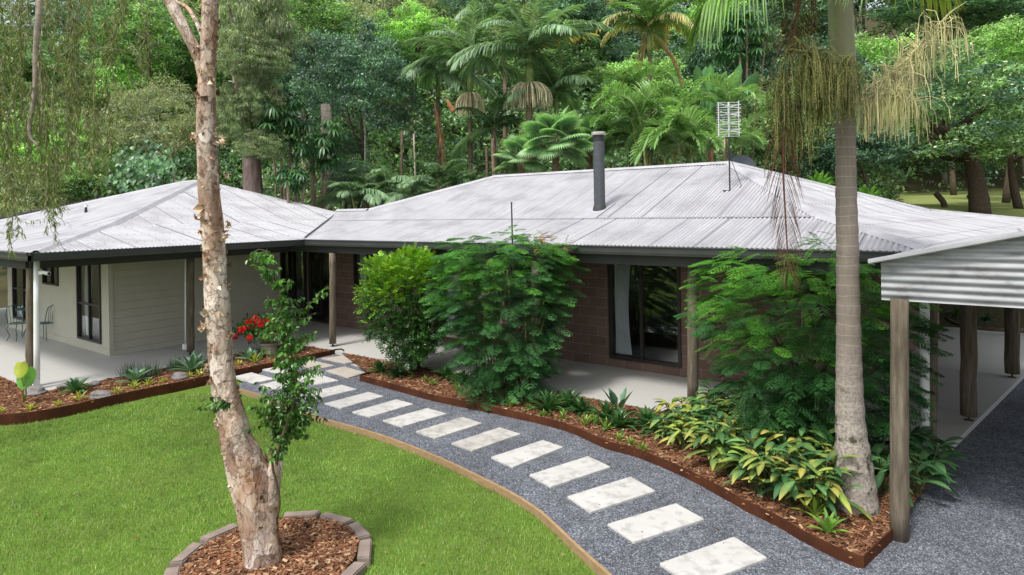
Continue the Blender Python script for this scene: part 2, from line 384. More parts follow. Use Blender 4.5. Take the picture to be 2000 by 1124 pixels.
M['urn_base'] = noisy('stone_pedestal', (.28, .24, .2), (.38, .34, .29), 7, .9, .4)
def corrwall():
    m, nt, b = mat('galvanised_cladding', (.45, .47, .49), .55, .1, .4); g = G(nt); v = oc(g)
    mp = g.n('ShaderNodeMapping'); mp.inputs['Scale'].default_value = (1.2, 1.2, 3); g.l(v, mp.inputs[0])
    n = g.noise(mp.outputs[0], 2.2, 5, .6); c = g.ramp(n.outputs[0], [(.3, (.12, .12, .125)), (.44, (.25, .255, .265)), (.7, (.34, .35, .365))]); g.l(c.outputs[0], b.inputs['Base Color']); return m
M['gal'] = corrwall()
def glass():
    m = bpy.data.materials.new('window_glass'); m.use_nodes = True; nt = m.node_tree; nt.nodes.clear(); g = G(nt)
    o = g.n('ShaderNodeOutputMaterial'); t = g.n('ShaderNodeBsdfTransparent'); t.inputs[0].default_value = (.75, .78, .78, 1)
    gl = g.n('ShaderNodeBsdfGlossy'); gl.inputs['Roughness'].default_value = .02; gl.inputs[0].default_value = (.9, .95, .95, 1)
    fr = g.n('ShaderNodeFresnel'); fr.inputs[0].default_value = 1.55
    ms = g.n('ShaderNodeMixShader'); g.l(g.math('ADD', fr.outputs[0], .08), ms.inputs[0]); g.l(t.outputs[0], ms.inputs[1]); g.l(gl.outputs[0], ms.inputs[2]); g.l(ms.outputs[0], o.inputs[0]); return m
M['glass'] = glass()
def paperbark():
    m, nt, b = mat('peeling_paperbark', (.5, .38, .3), .85, 0, .2); g = G(nt); v = oc(g)
    mp = g.n('ShaderNodeMapping'); mp.inputs['Scale'].default_value = (1.8, 1.8, .75); g.l(v, mp.inputs[0])
    n1 = g.noise(mp.outputs[0], 4.5, 8, .7); n1.inputs['Distortion'].default_value = 1.2
    r = g.ramp(n1.outputs[0], [(.25, (.10, .065, .05)), (.34, (.31, .215, .17)), (.43, (.52, .42, .36)), (.56, (.62, .54, .485)), (.75, (.70, .65, .60))])
    n2 = g.noise(mp.outputs[0], 1.1, 4); r2 = g.ramp(n2.outputs[0], [(.38, (.72, .52, .40)), (.56, (1.0, .98, .97))])
    c = g.mix(1.0, r.outputs[0], r2.outputs[0], 'MULTIPLY')
    mp2 = g.n('ShaderNodeMapping'); mp2.inputs['Scale'].default_value = (1, 1, 1.6); g.l(v, mp2.inputs[0]); n3 = g.noise(mp2.outputs[0], 9, 5, .6)
    cr = g.ramp(n3.outputs[0], [(.36, (1, 1, 1)), (.42, (0, 0, 0))]); c = g.mix(g.math('MULTIPLY', cr.outputs[0], .7), c, (.12, .07, .045))
    nd = g.noise(v, 6, 4); av = g.n('ShaderNodeVectorMath', operation='ADD'); g.l(v, av.inputs[0]); sv = g.n('ShaderNodeVectorMath', operation='SCALE'); g.l(nd.outputs['Color'], sv.inputs[0]); sv.inputs['Scale'].default_value = .22; g.l(sv.outputs[0], av.inputs[1])
    mv = g.n('ShaderNodeMapping'); mv.inputs['Scale'].default_value = (1, 1, .55); g.l(av.outputs[0], mv.inputs[0])
    vc = g.n('ShaderNodeTexVoronoi'); vc.inputs['Scale'].default_value = 8; g.l(mv.outputs[0], vc.inputs['Vector']); vs = g.n('ShaderNodeSeparateColor'); g.l(vc.outputs['Color'], vs.inputs[0])
    fc = g.ramp(vs.outputs[0], [(0, (.55, .46, .41)), (.3, (.85, .79, .75)), (.6, (1.08, 1.07, 1.06)), (1, (1.2, 1.2, 1.21))]); c = g.mix(1.0, c, fc.outputs[0], 'MULTIPLY')
    ve = g.n('ShaderNodeTexVoronoi', feature='DISTANCE_TO_EDGE'); ve.inputs['Scale'].default_value = 8; g.l(mv.outputs[0], ve.inputs['Vector']); ed = g.ramp(ve.outputs['Distance'], [(0, (.85, .85, .85)), (.05, (0, 0, 0))]); nk = g.noise(v, 3, 3); c = g.mix(g.math('MULTIPLY', ed.outputs[0], g.math('MINIMUM', g.math('MULTIPLY', nk.outputs[0], 1.6), 1.0)), c, (.07, .045, .035))
    n6 = g.noise(mp.outputs[0], 2.2, 5, .6); n6.inputs['Distortion'].default_value = 2.0
    ct = g.math('FRACT', g.math('MULTIPLY', n6.outputs[0], 6.0)); ln = g.math('LESS_THAN', ct, .07); c = g.mix(g.math('MULTIPLY', ln, .7), c, (.17, .10, .07))
    g.l(c, b.inputs['Base Color']); g.bump(g.math('ADD', g.math('MULTIPLY', ct, .5), n1.outputs[0]), b, .7, .02); return m
M['paperbark'] = paperbark()
def palmbark():
    m, nt, b = mat('ringed_palm_bark', (.3, .22, .18), .85, 0, .25); g = G(nt); v = oc(g)
    s = g.n('ShaderNodeSeparateXYZ'); g.l(v, s.inputs[0]); nz = g.noise(v, 2.5, 3)
    z = g.math('ADD', s.outputs[2], g.math('MULTIPLY', nz.outputs[0], .07)); ph = g.math('FRACT', g.math('DIVIDE', z, .105))
    ring = g.math('LESS_THAN', ph, .09)
    mp = g.n('ShaderNodeMapping'); mp.inputs['Scale'].default_value = (30, 30, 2); g.l(v, mp.inputs[0]); n = g.noise(mp.outputs[0], 1.5, 4)
    upc = g.mix(n.outputs[0], (.14, .115, .095), (.28, .235, .20))
    n4 = g.noise(v, 30, 6, .7); loc = g.mix(g.ramp(n4.outputs[0], [(.35, (0, 0, 0)), (.65, (1, 1, 1))]).outputs[0], (.17, .145, .12), (.46, .41, .36))
    hgt = g.ramp(g.math('DIVIDE', s.outputs[2], 3.0), [(.30, (0, 0, 0)), (.62, (1, 1, 1))]); c = g.mix(hgt.outputs[0], loc, upc)
    c = g.mix(g.math('MULTIPLY', ring, .35), c, (.46, .40, .34))
    n5 = g.noise(v, 4.5, 4); moss = g.ramp(n5.outputs[0], [(.56, (0, 0, 0)), (.62, (1, 1, 1))]); low = g.math('SUBTRACT', 1.0, g.math('DIVIDE', s.outputs[2], 1.9)); low = g.math('MAXIMUM', low, 0.0)
    c = g.mix(g.math('MINIMUM', g.math('MULTIPLY', g.math('MULTIPLY', moss.outputs[0], low), 1.6), .9), c, (.035, .04, .015))
    g.l(c, b.inputs['Base Color']); g.bump(g.math('ADD', g.math('MULTIPLY', ring, 1.0), n4.outputs[0]), b, .6, .012); return m
M['palmbark'] = palmbark()
M['crownshaft'] = noisy('green_crownshaft', (.16, .17, .09), (.26, .29, .13), 2, .4, .05, stretch=(3, 3, .5), stops=[(.3, (.17, .14, .09)), (.5, (.18, .20, .09)), (.75, (.30, .34, .15))])
def terrainm():
    m, nt, b = mat('hill_ground', (.1, .07, .04), 1, 0, .1); g = G(nt); v = oc(g)
    n1 = g.noise(v, .5, 6); n2 = g.noise(v, 6, 5)
    c = g.mix(n2.outputs[0], (.035, .035, .018), (.09, .08, .04)); gr = g.mix(n2.outputs[0], (.17, .21, .06), (.27, .30, .11))
    at = g.n('ShaderNodeAttribute'); at.attribute_name = 'col'; f = g.math('MULTIPLY', at.outputs['Fac'], 1.0)
    c = g.mix(f, c, gr); g.l(c, b.inputs['Base Color']); g.bump(n2.outputs[0], b, .6, .08); return m
M['terrain'] = terrainm()

# ================================================================== SETTING
def hz(X, Y):
    X = np.asarray(X, float); Y = np.asarray(Y, float)
    Y0 = np.clip(22 - .42 * X, 14.5, 34); d = np.maximum(0, Y - Y0)
    k = np.clip((X + 2) / 14, 0, 1)
    left = .42 * d
    right = .225 * np.minimum(d, 14) + .06 * np.clip(d - 14, 0, 22) + .45 * np.maximum(0, d - 36)
    return -.2 + left * (1 - k) + right * k
gx = np.linspace(-130, 130, 131); gy = np.linspace(-30, 150, 121)
XX, YY = np.meshgrid(gx, gy); ZZ = hz(XX, YY) + .12 * np.sin(XX * .7) * np.cos(YY * .6) * (hz(XX, YY) > .3)
nb = NB(); i = np.arange(120)[:, None] * 131; j = np.arange(130)[None]
F = np.stack([i + j, i + j + 1, i + 132 + j, i + 131 + j], -1).reshape(-1, 4)
gm = np.clip((XX - 9) / 4, 0, 1) * np.clip((YY - 21) / 3, 0, 1) * np.clip((51 - YY) / 3, 0, 1)
gm = np.maximum(gm, (YY < 8) * 1.0)
nb.add(np.stack([XX, YY, ZZ], -1).reshape(-1, 3), F, np.repeat(gm.reshape(-1, 1), 3, 1))
tag(nb.build('terrain', M['terrain'], smooth=True), kind='structure')

# ---- lawn sheet
nb = NB(); poly_nb(nb, [(-22, 1, -.15), (8, 1, -.15), (3, 9, -.15), (-6, 16, -.15), (-22, 16, -.15)])
tag(nb.build('lawn', M['lawn']), kind='structure')

# ---- gravel, bounded by timber edge
tz = -.06
timber_px = [(455, 756), (522, 776), (622, 814), (737, 847), (850, 890), (950, 937), (1000, 963), (1057, 1000), (1130, 1068), (1192, 1123)]
timber = catmull([P(x, y, tz) for x, y in timber_px], 5)
last = timber[-1]; timber += [last + np.array([.25, -.55, 0]), last + np.array([.4, -1.2, 0]), last + np.array([.45, -2.2, 0])]
LWC = to_st(P(666, 688, 0))
gp = [tuple(p[:2]) + (-.08,) for p in timber]
back = [hst(-14.3, 10.6), hst(-13, 11), hst(0, 11), hst(6, 20), hst(12, 20), hst(16, 8), (14, -1, 0), (2.2, -1, 0)]
gpoly = gp + [(p[0], p[1], -.08) for p in reversed([np.array(b) for b in back])]
# order: timber from far to near, then near-right round to far
gpoly = gp + [(2.2, -1, -.08), (14, -1, -.08)] + [tuple(hst(*q)[:2]) + (-.08,) for q in ((22, 6), (20, 17), (5.2, 20), (-1, 19), (-3, 11), (-13, 11), (-14.3, 10.6))]
nb = NB(); poly_nb(nb, gpoly)
tag(nb.build('gravel_path', M['gravel']), kind='structure')

# ---- patio slab
patio = [hst(-14.2, 9.55), hst(-14.2, 4.2), hst(-30, 4.2), hst(-30, 11), hst(-16, 20.5)]
c1 = P(1826, 902, 0); e = unit(P(1991, 739.5, 0) - c1)
# front edge line t=9.55 meets right edge
k = (9.55 - c1 @ HV) / (e @ HV); fr = c1 + e * k
r2 = P(1991, 739.5, 0) + e * 3.6
patio = [hst(-14.2, 9.55), hst(-14.2, 4.2), hst(-29, 4.2), hst(-29, 12), hst(-15, 20.6), P(1740, 628, 0), P(1828, 637, 0), P(2000, 651, 0), P(2100, 660, 0), r2, fr]
nb = NB(); V = [np.array([p[0], p[1], 0.0]) for p in patio]; poly_nb(nb, V)
n = len(V)
for a in range(n):
    p, q = V[a], V[(a + 1) % n]; nb.add([p, q, q - [0, 0, .18], p - [0, 0, .18]], [(0, 1, 2, 3)])
# expansion joints as thin recess strips
for s_ in np.arange(-13, -1, 3.0):
    a, b_ = hst(s_, 9.56, .003), hst(s_, 11.69, .003); q = HU * .006
    nb.add([a - q, a + q, b_ + q, b_ - q], [(0, 1, 2, 3)], (.3, .3, .3), 1)
for t_ in (7.5,):
    a, b_ = hst(-14.21, t_, .003), hst(-16.49, t_, .003); q = HV * .006
    nb.add([a - q, b_ - q, b_ + q, a + q], [(0, 1, 2, 3)], (.3, .3, .3), 1)
for kk in (2.6, 5.6):
    a = c1 + e * kk; b_ = a - HU * 5; a = a + [0, 0, .003]; b_ = b_ + [0, 0, .003]; q = e * .006
    nb.add([a - q, a + q, b_ + q, b_ - q], [(0, 1, 2, 3)], (.3, .3, .3), 1)
M['joint'] = noisy('joint_line', (.2, .2, .19), (.25, .25, .24), 5, .9, 0)
tag(nb.build('patio', [M['concrete'], M['joint']]), kind='structure')

# ---- mulch beds + steel edging
et = .035
left_px = [(-140, 814), (-60, 816), (0, 810), (60, 805), (134, 792), (241, 768), (330, 750), (409, 733.5), (457, 723), (554, 704), (620, 690), (662, 681), (672, 684)]
left_line = catmull([P(x, y, et) for x, y in left_px], 4)
right_px = [(722, 727), (703, 733), (775, 752), (850, 772), (975, 797), (1100, 826), (1182, 860), (1247, 878), (1338, 915), (1426, 961), (1460, 980), (1520, 1008), (1567, 1035), (1630, 1066), (1672, 1084)]
right_line = [P(722, 726, et)] + catmull([P(x, y, et) for x, y in right_px[1:]], 4)
corner = P(1686, 1086, et); rr = [P(1699, 1073, et), P(1738, 1037, et), P(1762, 1014, et)]
right_line += [corner] + rr
def mulch_sheet(name, pts, z=-.005):
    nb = NB(); poly_nb(nb, [(p[0], p[1], z) for p in pts]); return tag(nb.build(name, M['mulch']), kind='structure')
inner_l = [hst(-14.19, 9.56), hst(-14.19, 4.2), hst(-20, 4.2), hst(-20, 2.5)]
left_bed = [p for p in left_line] + [hst(-14.25, 9.5), hst(-14.25, 4.2), hst(-19, 4.2), hst(-20, 2.6)]
right_bed = [p for p in right_line] + [fr + e * .3 - [0, 0, 0], fr + e * -.0, hst(-12.2, 9.54)]
mulch_sheet('mulch_bed', left_bed, -.012); mulch_sheet('mulch_bed', right_bed, -.012)
def edging(name, label, line, th=.012, z0=-.16):
    nb = NB(); L = np.array(line); d = np.gradient(L, axis=0); d[:, 2] = 0; d = unit(d); nn = np.stack([-d[:, 1], d[:, 0], 0 * d[:, 0]], 1)
    o = L[len(L) // 2].copy(); o[2] = -.1
    a = L + nn * th / 2; b = L - nn * th / 2; lo = lambda q: np.stack([q[:, 0], q[:, 1], np.full(len(q), z0)], 1)
    V = np.stack([a, b, lo(b), lo(a)], 1).reshape(-1, 3); k = len(L); i = np.arange(k - 1) * 4
    F = [np.stack([i + p, i + (p + 1) % 4, i + 4 + (p + 1) % 4, i + 4 + p], 1) for p in range(4)]
    nb.add(V, np.concatenate(F)); nb.add(V[:4], [(0, 1, 2, 3)]); nb.add(V[-4:], [(3, 2, 1, 0)])
    return tag(nb.build(name, M['corten'] if 'steel' in name else M['sleeper'], origin=o), label, 'garden edging')
edging('steel_edging', 'rusty steel edging between the left mulch bed and the lawn', left_line)
edging('steel_edging', 'long rusty steel edging along the right bed and gravel path', right_line)
edging('timber_edging', 'pale pine timber edging curving between the lawn and the gravel path', timber, .035, -.2)

# ---- scattered bark chips (stuff)
def chips(name, regions, seed, mi_cols):
    r = np.random.RandomState(seed); nb = NB()
    for poly, n, z, size in regions:
        pl = np.array(poly)[:, :2]; lo = pl.min(0); hi = pl.max(0)
        X = r.uniform(lo[0], hi[0], n * 3); Y = r.uniform(lo[1], hi[1], n * 3); k = inpoly(X, Y, pl); X, Y = X[k][:n], Y[k][:n]; n = len(X)
        a = r.uniform(0, 2 * math.pi, n); L = r.uniform(.35, 1.3, n) * size; W = L * r.uniform(.12, .45, n)
        D = np.stack([np.cos(a), np.sin(a), r.randn(n) * .18], 1); D = unit(D); N = unit(np.stack([r.randn(n) * .3, r.randn(n) * .3, np.ones(n)], 1))
        S = unit(np.cross(D, N)); N = np.cross(S, D); Pp = np.stack([X, Y, z + r.uniform(0, .014, n)], 1)
        L, W = L[:, None], W[:, None]; H = W * .35
        V = np.stack([Pp - D * L / 2 - S * W / 2, Pp + D * L * .4 - S * W * .5, Pp + D * L / 2 + S * W * .4, Pp - D * L * .4 + S * W / 2], 1)
        V = np.concatenate([V, V + (N * H)[:, None]], 1).reshape(-1, 3)
        b = np.arange(n)[:, None] * 8; F = np.concatenate([b + np.array([[4, 5, 6, 7]]), b + np.array([[0, 1, 5, 4]]), b + np.array([[1, 2, 6, 5]]), b + np.array([[2, 3, 7, 6]]), b + np.array([[3, 0, 4, 7]])])
        c = np.array(mi_cols)[r.choice(len(mi_cols), n)] * r.uniform(.7, 1.25, (n, 1)); nb.add(V, F, np.repeat(c, 8, 0))
    return tag(nb.build(name, M['leaf_dry']), kind='stuff')
chipc = [(.20, .09, .05), (.29, .135, .072), (.13, .058, .034), (.35, .18, .10), (.50, .33, .21), (.24, .105, .058)]

# ---- tree ring
RC = np.array([-2.36, 6.16, 0]); RR = .80
ring_poly = [(RC[0] + RR * math.cos(a), RC[1] + RR * math.sin(a)) for a in np.linspace(0, 2 * math.pi, 24, endpoint=False)]
nb = NB(); poly_nb(nb, [(x, y, -.085) for x, y in ring_poly]); tag(nb.build('mulch_ring', M['mulch']), kind='structure')
o = chips('bark_chips', [(ring_poly, 5200, -.08, .05), (left_bed, 5200, -.01, .06), (right_bed, 9000, -.01, .06)], 3, chipc)
tag(o, 'orange brown bark chips scattered over the garden beds', 'bark mulch')
blocks = ['leftmost block of the round tree edging, weathered brown', 'long brown block at the upper left of the round tree edging', 'brown block behind the paperbark trunk in the tree edging', 'thin block at the back of the round tree edging', 'second block along the back right of the tree edging', 'pale tan block at the right rear of the tree edging', 'pinkish upright block at the right end of the tree edging', 'dark brown block at the lower right of the tree edging']
NBk = 13
for q in range(NBk):
    a = math.radians(-20 + q * 360 / NBk); 
    if math.sin(a) < -.75: continue
    c = RC + np.array([math.cos(a) * (RR + .07), math.sin(a) * (RR + .07), -.125 + rnd.uniform(-.015, .015)])
    bm = bmesh.new(); bmesh.ops.create_cube(bm, size=1)
    for v in bm.verts: v.co = Vector((v.co.x * .135 * (1 - .1 * rnd.random()), v.co.y * .40, v.co.z * .13)); 
    for v in bm.verts:
        if v.co.x < 0: v.co.y *= .88
    bmesh.ops.bevel(bm, geom=bm.edges[:], offset=.012, segments=2, affect='EDGES')
    for v in bm.verts: v.co += Vector((rnd.uniform(-.003, .003),) * 3)
    me = bpy.data.meshes.new('edging_block'); bm.to_mesh(me); bm.free(); me.materials.append(M['block'])
    ob = bpy.data.objects.new('edging_block', me); COL.objects.link(ob); ob.location = c; ob.rotation_euler = (rnd.uniform(-.04, .04), rnd.uniform(-.05, .05), a + rnd.uniform(-.06, .06))
    px = 1000 + (c[0] * FPX / c[1])
    names = {0: 'brown block low on the right of the round tree edging', 1: 'pinkish block at the right end of the round tree edging', 2: 'pale tan block at the right rear of the round tree edging', 3: 'brown block along the back right of the tree edging', 4: 'flat brown block at the very back of the tree edging', 5: 'brown block hidden partly behind the paperbark trunk', 6: 'long brown block left of the paperbark trunk', 7: 'weathered block at the left end of the tree edging', 8: 'block at the lower left of the tree edging', 12: 'dark block nearest the bottom right of the tree edging'}
    tag(ob, names.get(q, 'brown garden block in the round tree edging'), 'garden block', 'blocks around the paperbark')

# ---- pavers
stones = []
def Z1(q): return [(1000 + .26 * x, 860 + .26 * y) for x, y in q]
def Z2(q): return [(600 + .25 * x, 720 + .25 * y) for x, y in q]
def Z3(q): return [(440 + .19 * x, 670 + .19 * y) for x, y in q]
stones += [(Z1([(1108, 922), (1668, 722), (1920, 882), (1350, 1098)]), 'pale', 'nearest pale paving stone, spotted, at the bottom right of the path')]
stones += [(Z1([(715, 628), (1230, 472), (1445, 590), (915, 762)]), 'pale', 'second nearest pale stone of the path, with grey spots')]
stones += [(Z1([(415, 420), (890, 272), (1080, 378), (588, 538)]), 'pale', 'third nearest stone of the path, nearly white')]
stones += [(Z1([(130, 258), (570, 118), (740, 198), (290, 348)]), 'pale', 'fourth nearest stone of the path, clean white')]
stones += [(Z2([(1435, 690), (1840, 558), (2000, 612), (1605, 768)]), 'pale', 'fifth nearest stone of the path, white with grey smudges')]
stones += [(Z2([(1125, 582), (1502, 458), (1668, 510), (1288, 640)]), 'stained', 'sixth nearest stone of the path, with dirty grey edges')]
stones += [(Z2([(848, 490), (1210, 377), (1367, 425), (1000, 543)]), 'stained', 'seventh nearest stone of the path, mottled grey')]
stones += [(Z2([(590, 405), (938, 308), (1088, 352), (738, 452)]), 'pale', 'eighth nearest stone of the path, white with one stained corner')]
stones += [(Z2([(352, 338), (698, 240), (830, 276), (488, 376)]), 'pale', 'ninth nearest stone of the path, cream white')]
stones += [(Z2([(135, 272), (480, 182), (598, 215), (262, 308)]), 'pale', 'tenth nearest stone of the path, beside the sapling leaves')]
stones += [(Z3([(720, 535), (1200, 430), (1350, 475), (880, 585)]), 'pale', 'eleventh stone of the path, partly behind the sapling')]
stones += [(Z3([(345, 430), (600, 375), (800, 430), (480, 480)]), 'pale', 'white square stone behind the sapling, next to the lawn edging')]
stones += [(Z3([(670, 350), (930, 312), (1165, 385), (900, 432)]), 'pale', 'white square stone in the middle of the far paved area')]
stones += [(Z3([(95, 343), (270, 303), (510, 368), (290, 412)]), 'pale', 'bright square stone right beside the paperbark trunk')]
stones += [(Z3([(380, 272), (560, 238), (760, 285), (600, 325)]), 'pale', 'pale stone behind the sapling, along the steel edging')]
stones += [(Z3([(1035, 283), (1225, 243), (1440, 302), (1265, 358)]), 'beige', 'beige square stone near the tip of the right bed')]
stones += [(Z3([(690, 205), (880, 175), (1125, 232), (930, 270)]), 'beige', 'beige stone between the sapling top and the far steel edging')]
stones += [(Z3([(985, 157), (1200, 130), (1415, 178), (1230, 208)]), 'beige', 'beige stone farthest from the lawn, next to the patio')]
stones += [(Z3([(1295, 222), (1490, 185), (1700, 232), (1550, 278)]), 'beige', 'beige stone beside the patio, partly behind strappy leaves')]
for q, kind, lab in stones:
    pts = np.array([P(x, y, -.055) for x, y in q]); o = pts.mean(0); o[2] = -.09
    bm = bmesh.new(); vs = [bm.verts.new(tuple(p - o)) for p in pts]; f = bm.faces.new(vs)
    if f.normal.z < 0 or True: bmesh.ops.recalc_face_normals(bm, faces=[f])
    r = bmesh.ops.extrude_face_region(bm, geom=[f]); 
    for v in [x for x in r['geom'] if isinstance(x, bmesh.types.BMVert)]: v.co.z -= .05
    bmesh.ops.recalc_face_normals(bm, faces=bm.faces[:])
    bmesh.ops.bevel(bm, geom=bm.edges[:], offset=.005, segments=1, affect='EDGES')
    me = bpy.data.meshes.new('paving_stone'); bm.to_mesh(me); bm.free(); me.materials.append(M['paver_' + kind])
    ob = bpy.data.objects.new('paving_stone', me); COL.objects.link(ob); ob.location = o
    tag(ob, lab, 'paving stone', 'stepping stones along the gravel path')
# ================================================================== HOUSE
HO = hst(-9, 11.7); HR = math.atan2(-.6, .8)
house = thing('house', 'long low brown block and cream weatherboard house with grey corrugated iron roof', 'house', tuple(HO), HR)
OFF = (-9, 11.7, 0)
def hb(nb, name, mats, parent=None, smooth=False):
    o = nb.build(name, mats, parent or house, OFF, smooth); o.location = (0, 0, 0); return o
est = np.array([e @ HU, e @ HV, 0])
E0 = (-13.9, 9.8, 2.6); E1 = (-.55, 9.8, 2.6); B1 = (-2.32, 11.7, 3.05); RR_ = (-4.95, 15.2, 4.28); RL = (-12.05, 15.2, 4.28)
def corr(name, poly, lat, mname='roof', amp=.014, pitch=.076, parent=None, off=OFF, sub=6):
    poly = [Vector(p) for p in poly]; n = Vector((0, 0, 0))
    for a in range(1, len(poly) - 1): n += (poly[a] - poly[0]).cross(poly[a + 1] - poly[0])
    n.normalize()
    if n.z < 0: n = -n; poly = poly[::-1]
    lat = Vector(lat); lat = (lat - n * lat.dot(n)).normalized(); dn = n.cross(lat).normalized(); o = poly[0]
    us = [(p - o).dot(lat) for p in poly]; vs = [(p - o).dot(dn) for p in poly]
    u0, u1, v0, v1 = min(us) - .1, max(us) + .1, min(vs) - .1, max(vs) + .1
    bm = bmesh.new(); uvl = bm.loops.layers.uv.new('UVMap'); st = pitch / sub; k = int((u1 - u0) / st) + 1
    rows = []
    for vv in (v0, v1):
        rows.append([bm.verts.new(o + lat * (u0 + i * st) + dn * vv + n * amp * math.sin(2 * math.pi * i / sub)) for i in range(k)])
    for i in range(k - 1):
        f = bm.faces.new((rows[0][i], rows[0][i + 1], rows[1][i + 1], rows[1][i])); f.smooth = True
        for l, (uu, vv) in zip(f.loops, ((i, v0), (i + 1, v0), (i + 1, v1), (i, v1))): l[uvl].uv = (uu * st, vv)
    c = sum(poly, Vector()) / len(poly)
    for a in range(len(poly)):
        p, q = poly[a], poly[(a + 1) % len(poly)]; pn = (q - p).cross(n)
        if pn.dot(c - p) > 0: pn = -pn
        bmesh.ops.bisect_plane(bm, geom=bm.verts[:] + bm.edges[:] + bm.faces[:], plane_co=p, plane_no=pn, clear_outer=True)
    for v in bm.verts: v.co -= Vector(off)
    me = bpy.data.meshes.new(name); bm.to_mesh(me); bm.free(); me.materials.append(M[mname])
    ob = bpy.data.objects.new(name, me); COL.objects.link(ob); ob.parent = parent or house
    return ob
S_, T_ = (1, 0, 0), (0, 1, 0)
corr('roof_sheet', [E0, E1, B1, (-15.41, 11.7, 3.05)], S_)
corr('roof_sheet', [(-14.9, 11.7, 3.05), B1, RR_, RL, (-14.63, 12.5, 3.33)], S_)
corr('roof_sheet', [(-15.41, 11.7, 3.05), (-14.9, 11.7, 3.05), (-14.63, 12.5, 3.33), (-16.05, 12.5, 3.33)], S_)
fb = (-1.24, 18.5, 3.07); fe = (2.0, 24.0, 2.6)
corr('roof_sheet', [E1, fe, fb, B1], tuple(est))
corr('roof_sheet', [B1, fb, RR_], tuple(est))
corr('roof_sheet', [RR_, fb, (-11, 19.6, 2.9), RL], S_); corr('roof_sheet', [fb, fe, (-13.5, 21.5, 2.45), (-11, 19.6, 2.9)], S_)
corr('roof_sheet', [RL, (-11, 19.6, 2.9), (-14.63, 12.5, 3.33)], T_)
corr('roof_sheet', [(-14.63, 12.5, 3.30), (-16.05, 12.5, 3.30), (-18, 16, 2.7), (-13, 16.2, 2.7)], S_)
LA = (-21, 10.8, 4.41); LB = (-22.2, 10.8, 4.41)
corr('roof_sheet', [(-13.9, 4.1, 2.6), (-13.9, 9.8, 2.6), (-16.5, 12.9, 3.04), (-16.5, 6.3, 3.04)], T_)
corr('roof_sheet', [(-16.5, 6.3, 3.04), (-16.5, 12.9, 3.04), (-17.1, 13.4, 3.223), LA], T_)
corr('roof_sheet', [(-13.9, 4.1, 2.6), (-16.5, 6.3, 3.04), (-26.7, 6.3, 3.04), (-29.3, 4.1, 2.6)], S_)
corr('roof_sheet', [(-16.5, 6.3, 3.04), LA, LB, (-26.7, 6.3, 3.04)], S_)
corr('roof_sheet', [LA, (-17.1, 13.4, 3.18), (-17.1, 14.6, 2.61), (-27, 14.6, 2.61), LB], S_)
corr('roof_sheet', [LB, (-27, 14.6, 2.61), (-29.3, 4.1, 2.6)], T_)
# caps on hips and ridges
def cap(pts, w=.115, h=.035):
    nb = NB(); pts = [np.array(p, float) for p in pts]
    for p, q in zip(pts[:-1], pts[1:]):
        d = unit(q - p); x = unit(np.cross(d, [0, 0, 1.])); 
        V = []
        for c in (p, q): V += [c - x * w + [0, 0, -.03], c - x * w * .25 + [0, 0, h], c + x * w * .25 + [0, 0, h], c + x * w + [0, 0, -.03]]
        nb.add(V, [(0, 1, 5, 4), (1, 2, 6, 5), (2, 3, 7, 6)])
    return hb(nb, 'ridge_cap', M['cap'])
up = lambda p, d=.012: (p[0], p[1], p[2] + d)
cap([up(E1), up(B1), up(RR_)]); cap([up(RR_), up(RL), (-14.63, 12.5, 3.345), (-16.05, 12.5, 3.345)]); cap([up(RR_), up(fb), up(fe)])
cap([up((-13.9, 4.1, 2.6)), up((-16.5, 6.3, 3.04)), up(LA), up(LB)]); cap([up(LA), (-17.1, 13.4, 3.235)]); cap([up(LB), (-26.7, 6.3, 3.05), (-29.3, 4.1, 2.61)])
nb = NB(); nb.bar((-13.95, 9.8, 2.585), (-16.2, 12.55, 3.2), .13, .05); hb(nb, 'valley_gutter', M['beam'])
# small light flashing strip along the break in pitch
nb = NB(); nb.bar((-15.3, 11.69, 3.048), (-2.4, 11.69, 3.048), .16, .012); hb(nb, 'roof_flashing', M['cap'])
nb = NB(); nb.obox((-6.85, 12.1, 3.2), np.array([.27, 0, 0]), np.array([0, .5, .1757]) * .9, np.array([0, -.003, .012])); hb(nb, 'roof_flashing', M['cap'])
# gutters, beams, ceiling
def gut(p, q):
    nb = NB(); p = np.array(p, float); q = np.array(q, float); d = unit(q - p); x = np.array([d[1], -d[0], 0])
    prof = [(-.06, -.14), (.05, -.15), (.065, -.10), (.05, -.095), (.06, -.02), (.075, -.015), (.072, 0), (.05, 0), (.045, -.04), (-.06, -.04)]
    V = []
    for c in (p, q): V += [c + x * a + [0, 0, b] for a, b in prof]
    k = len(prof); nb.add(V, [(i, (i + 1) % k, k + (i + 1) % k, k + i) for i in range(k)]); 
    return hb(nb, 'gutter', M['gutter'])
gut((-13.84, 9.76, 2.605), (-.5, 9.76, 2.605)); gut((-13.86, 4.04, 2.605), (-13.86, 9.70, 2.605)); gut((-29, 4.04, 2.605), (-13.93, 4.04, 2.605))
ge = np.array([-.5, 9.76, 2.605]); gut(ge, ge + est * 14)
nb = NB()
nb.box((-14.9, 9.94, 2.27), (-.7, 10.02, 2.46)); nb.box((-14.94, 4.3, 2.25), (-14.86, 9.93, 2.47)); nb.box((-29, 4.24, 2.25), (-14.95, 4.3, 2.47))
a = np.array([-.7, 9.98, 2.365]); nb.bar(a + est * .06, a + est * 13.5, .08, .19); hb(nb, 'veranda_beam', M['beam'])
nb = NB(); nb.box((-16.5, 9.83, 2.47), (-.6, 11.7, 2.49)); nb.box((-16.5, 4.1, 2.475), (-13.92, 9.82, 2.495)); nb.box((-29, 4.1, 2.48), (-16.5, 6.3, 2.5))
p0 = np.array([-.6, 9.83, 2.48]); p1 = p0 + est * 13.5
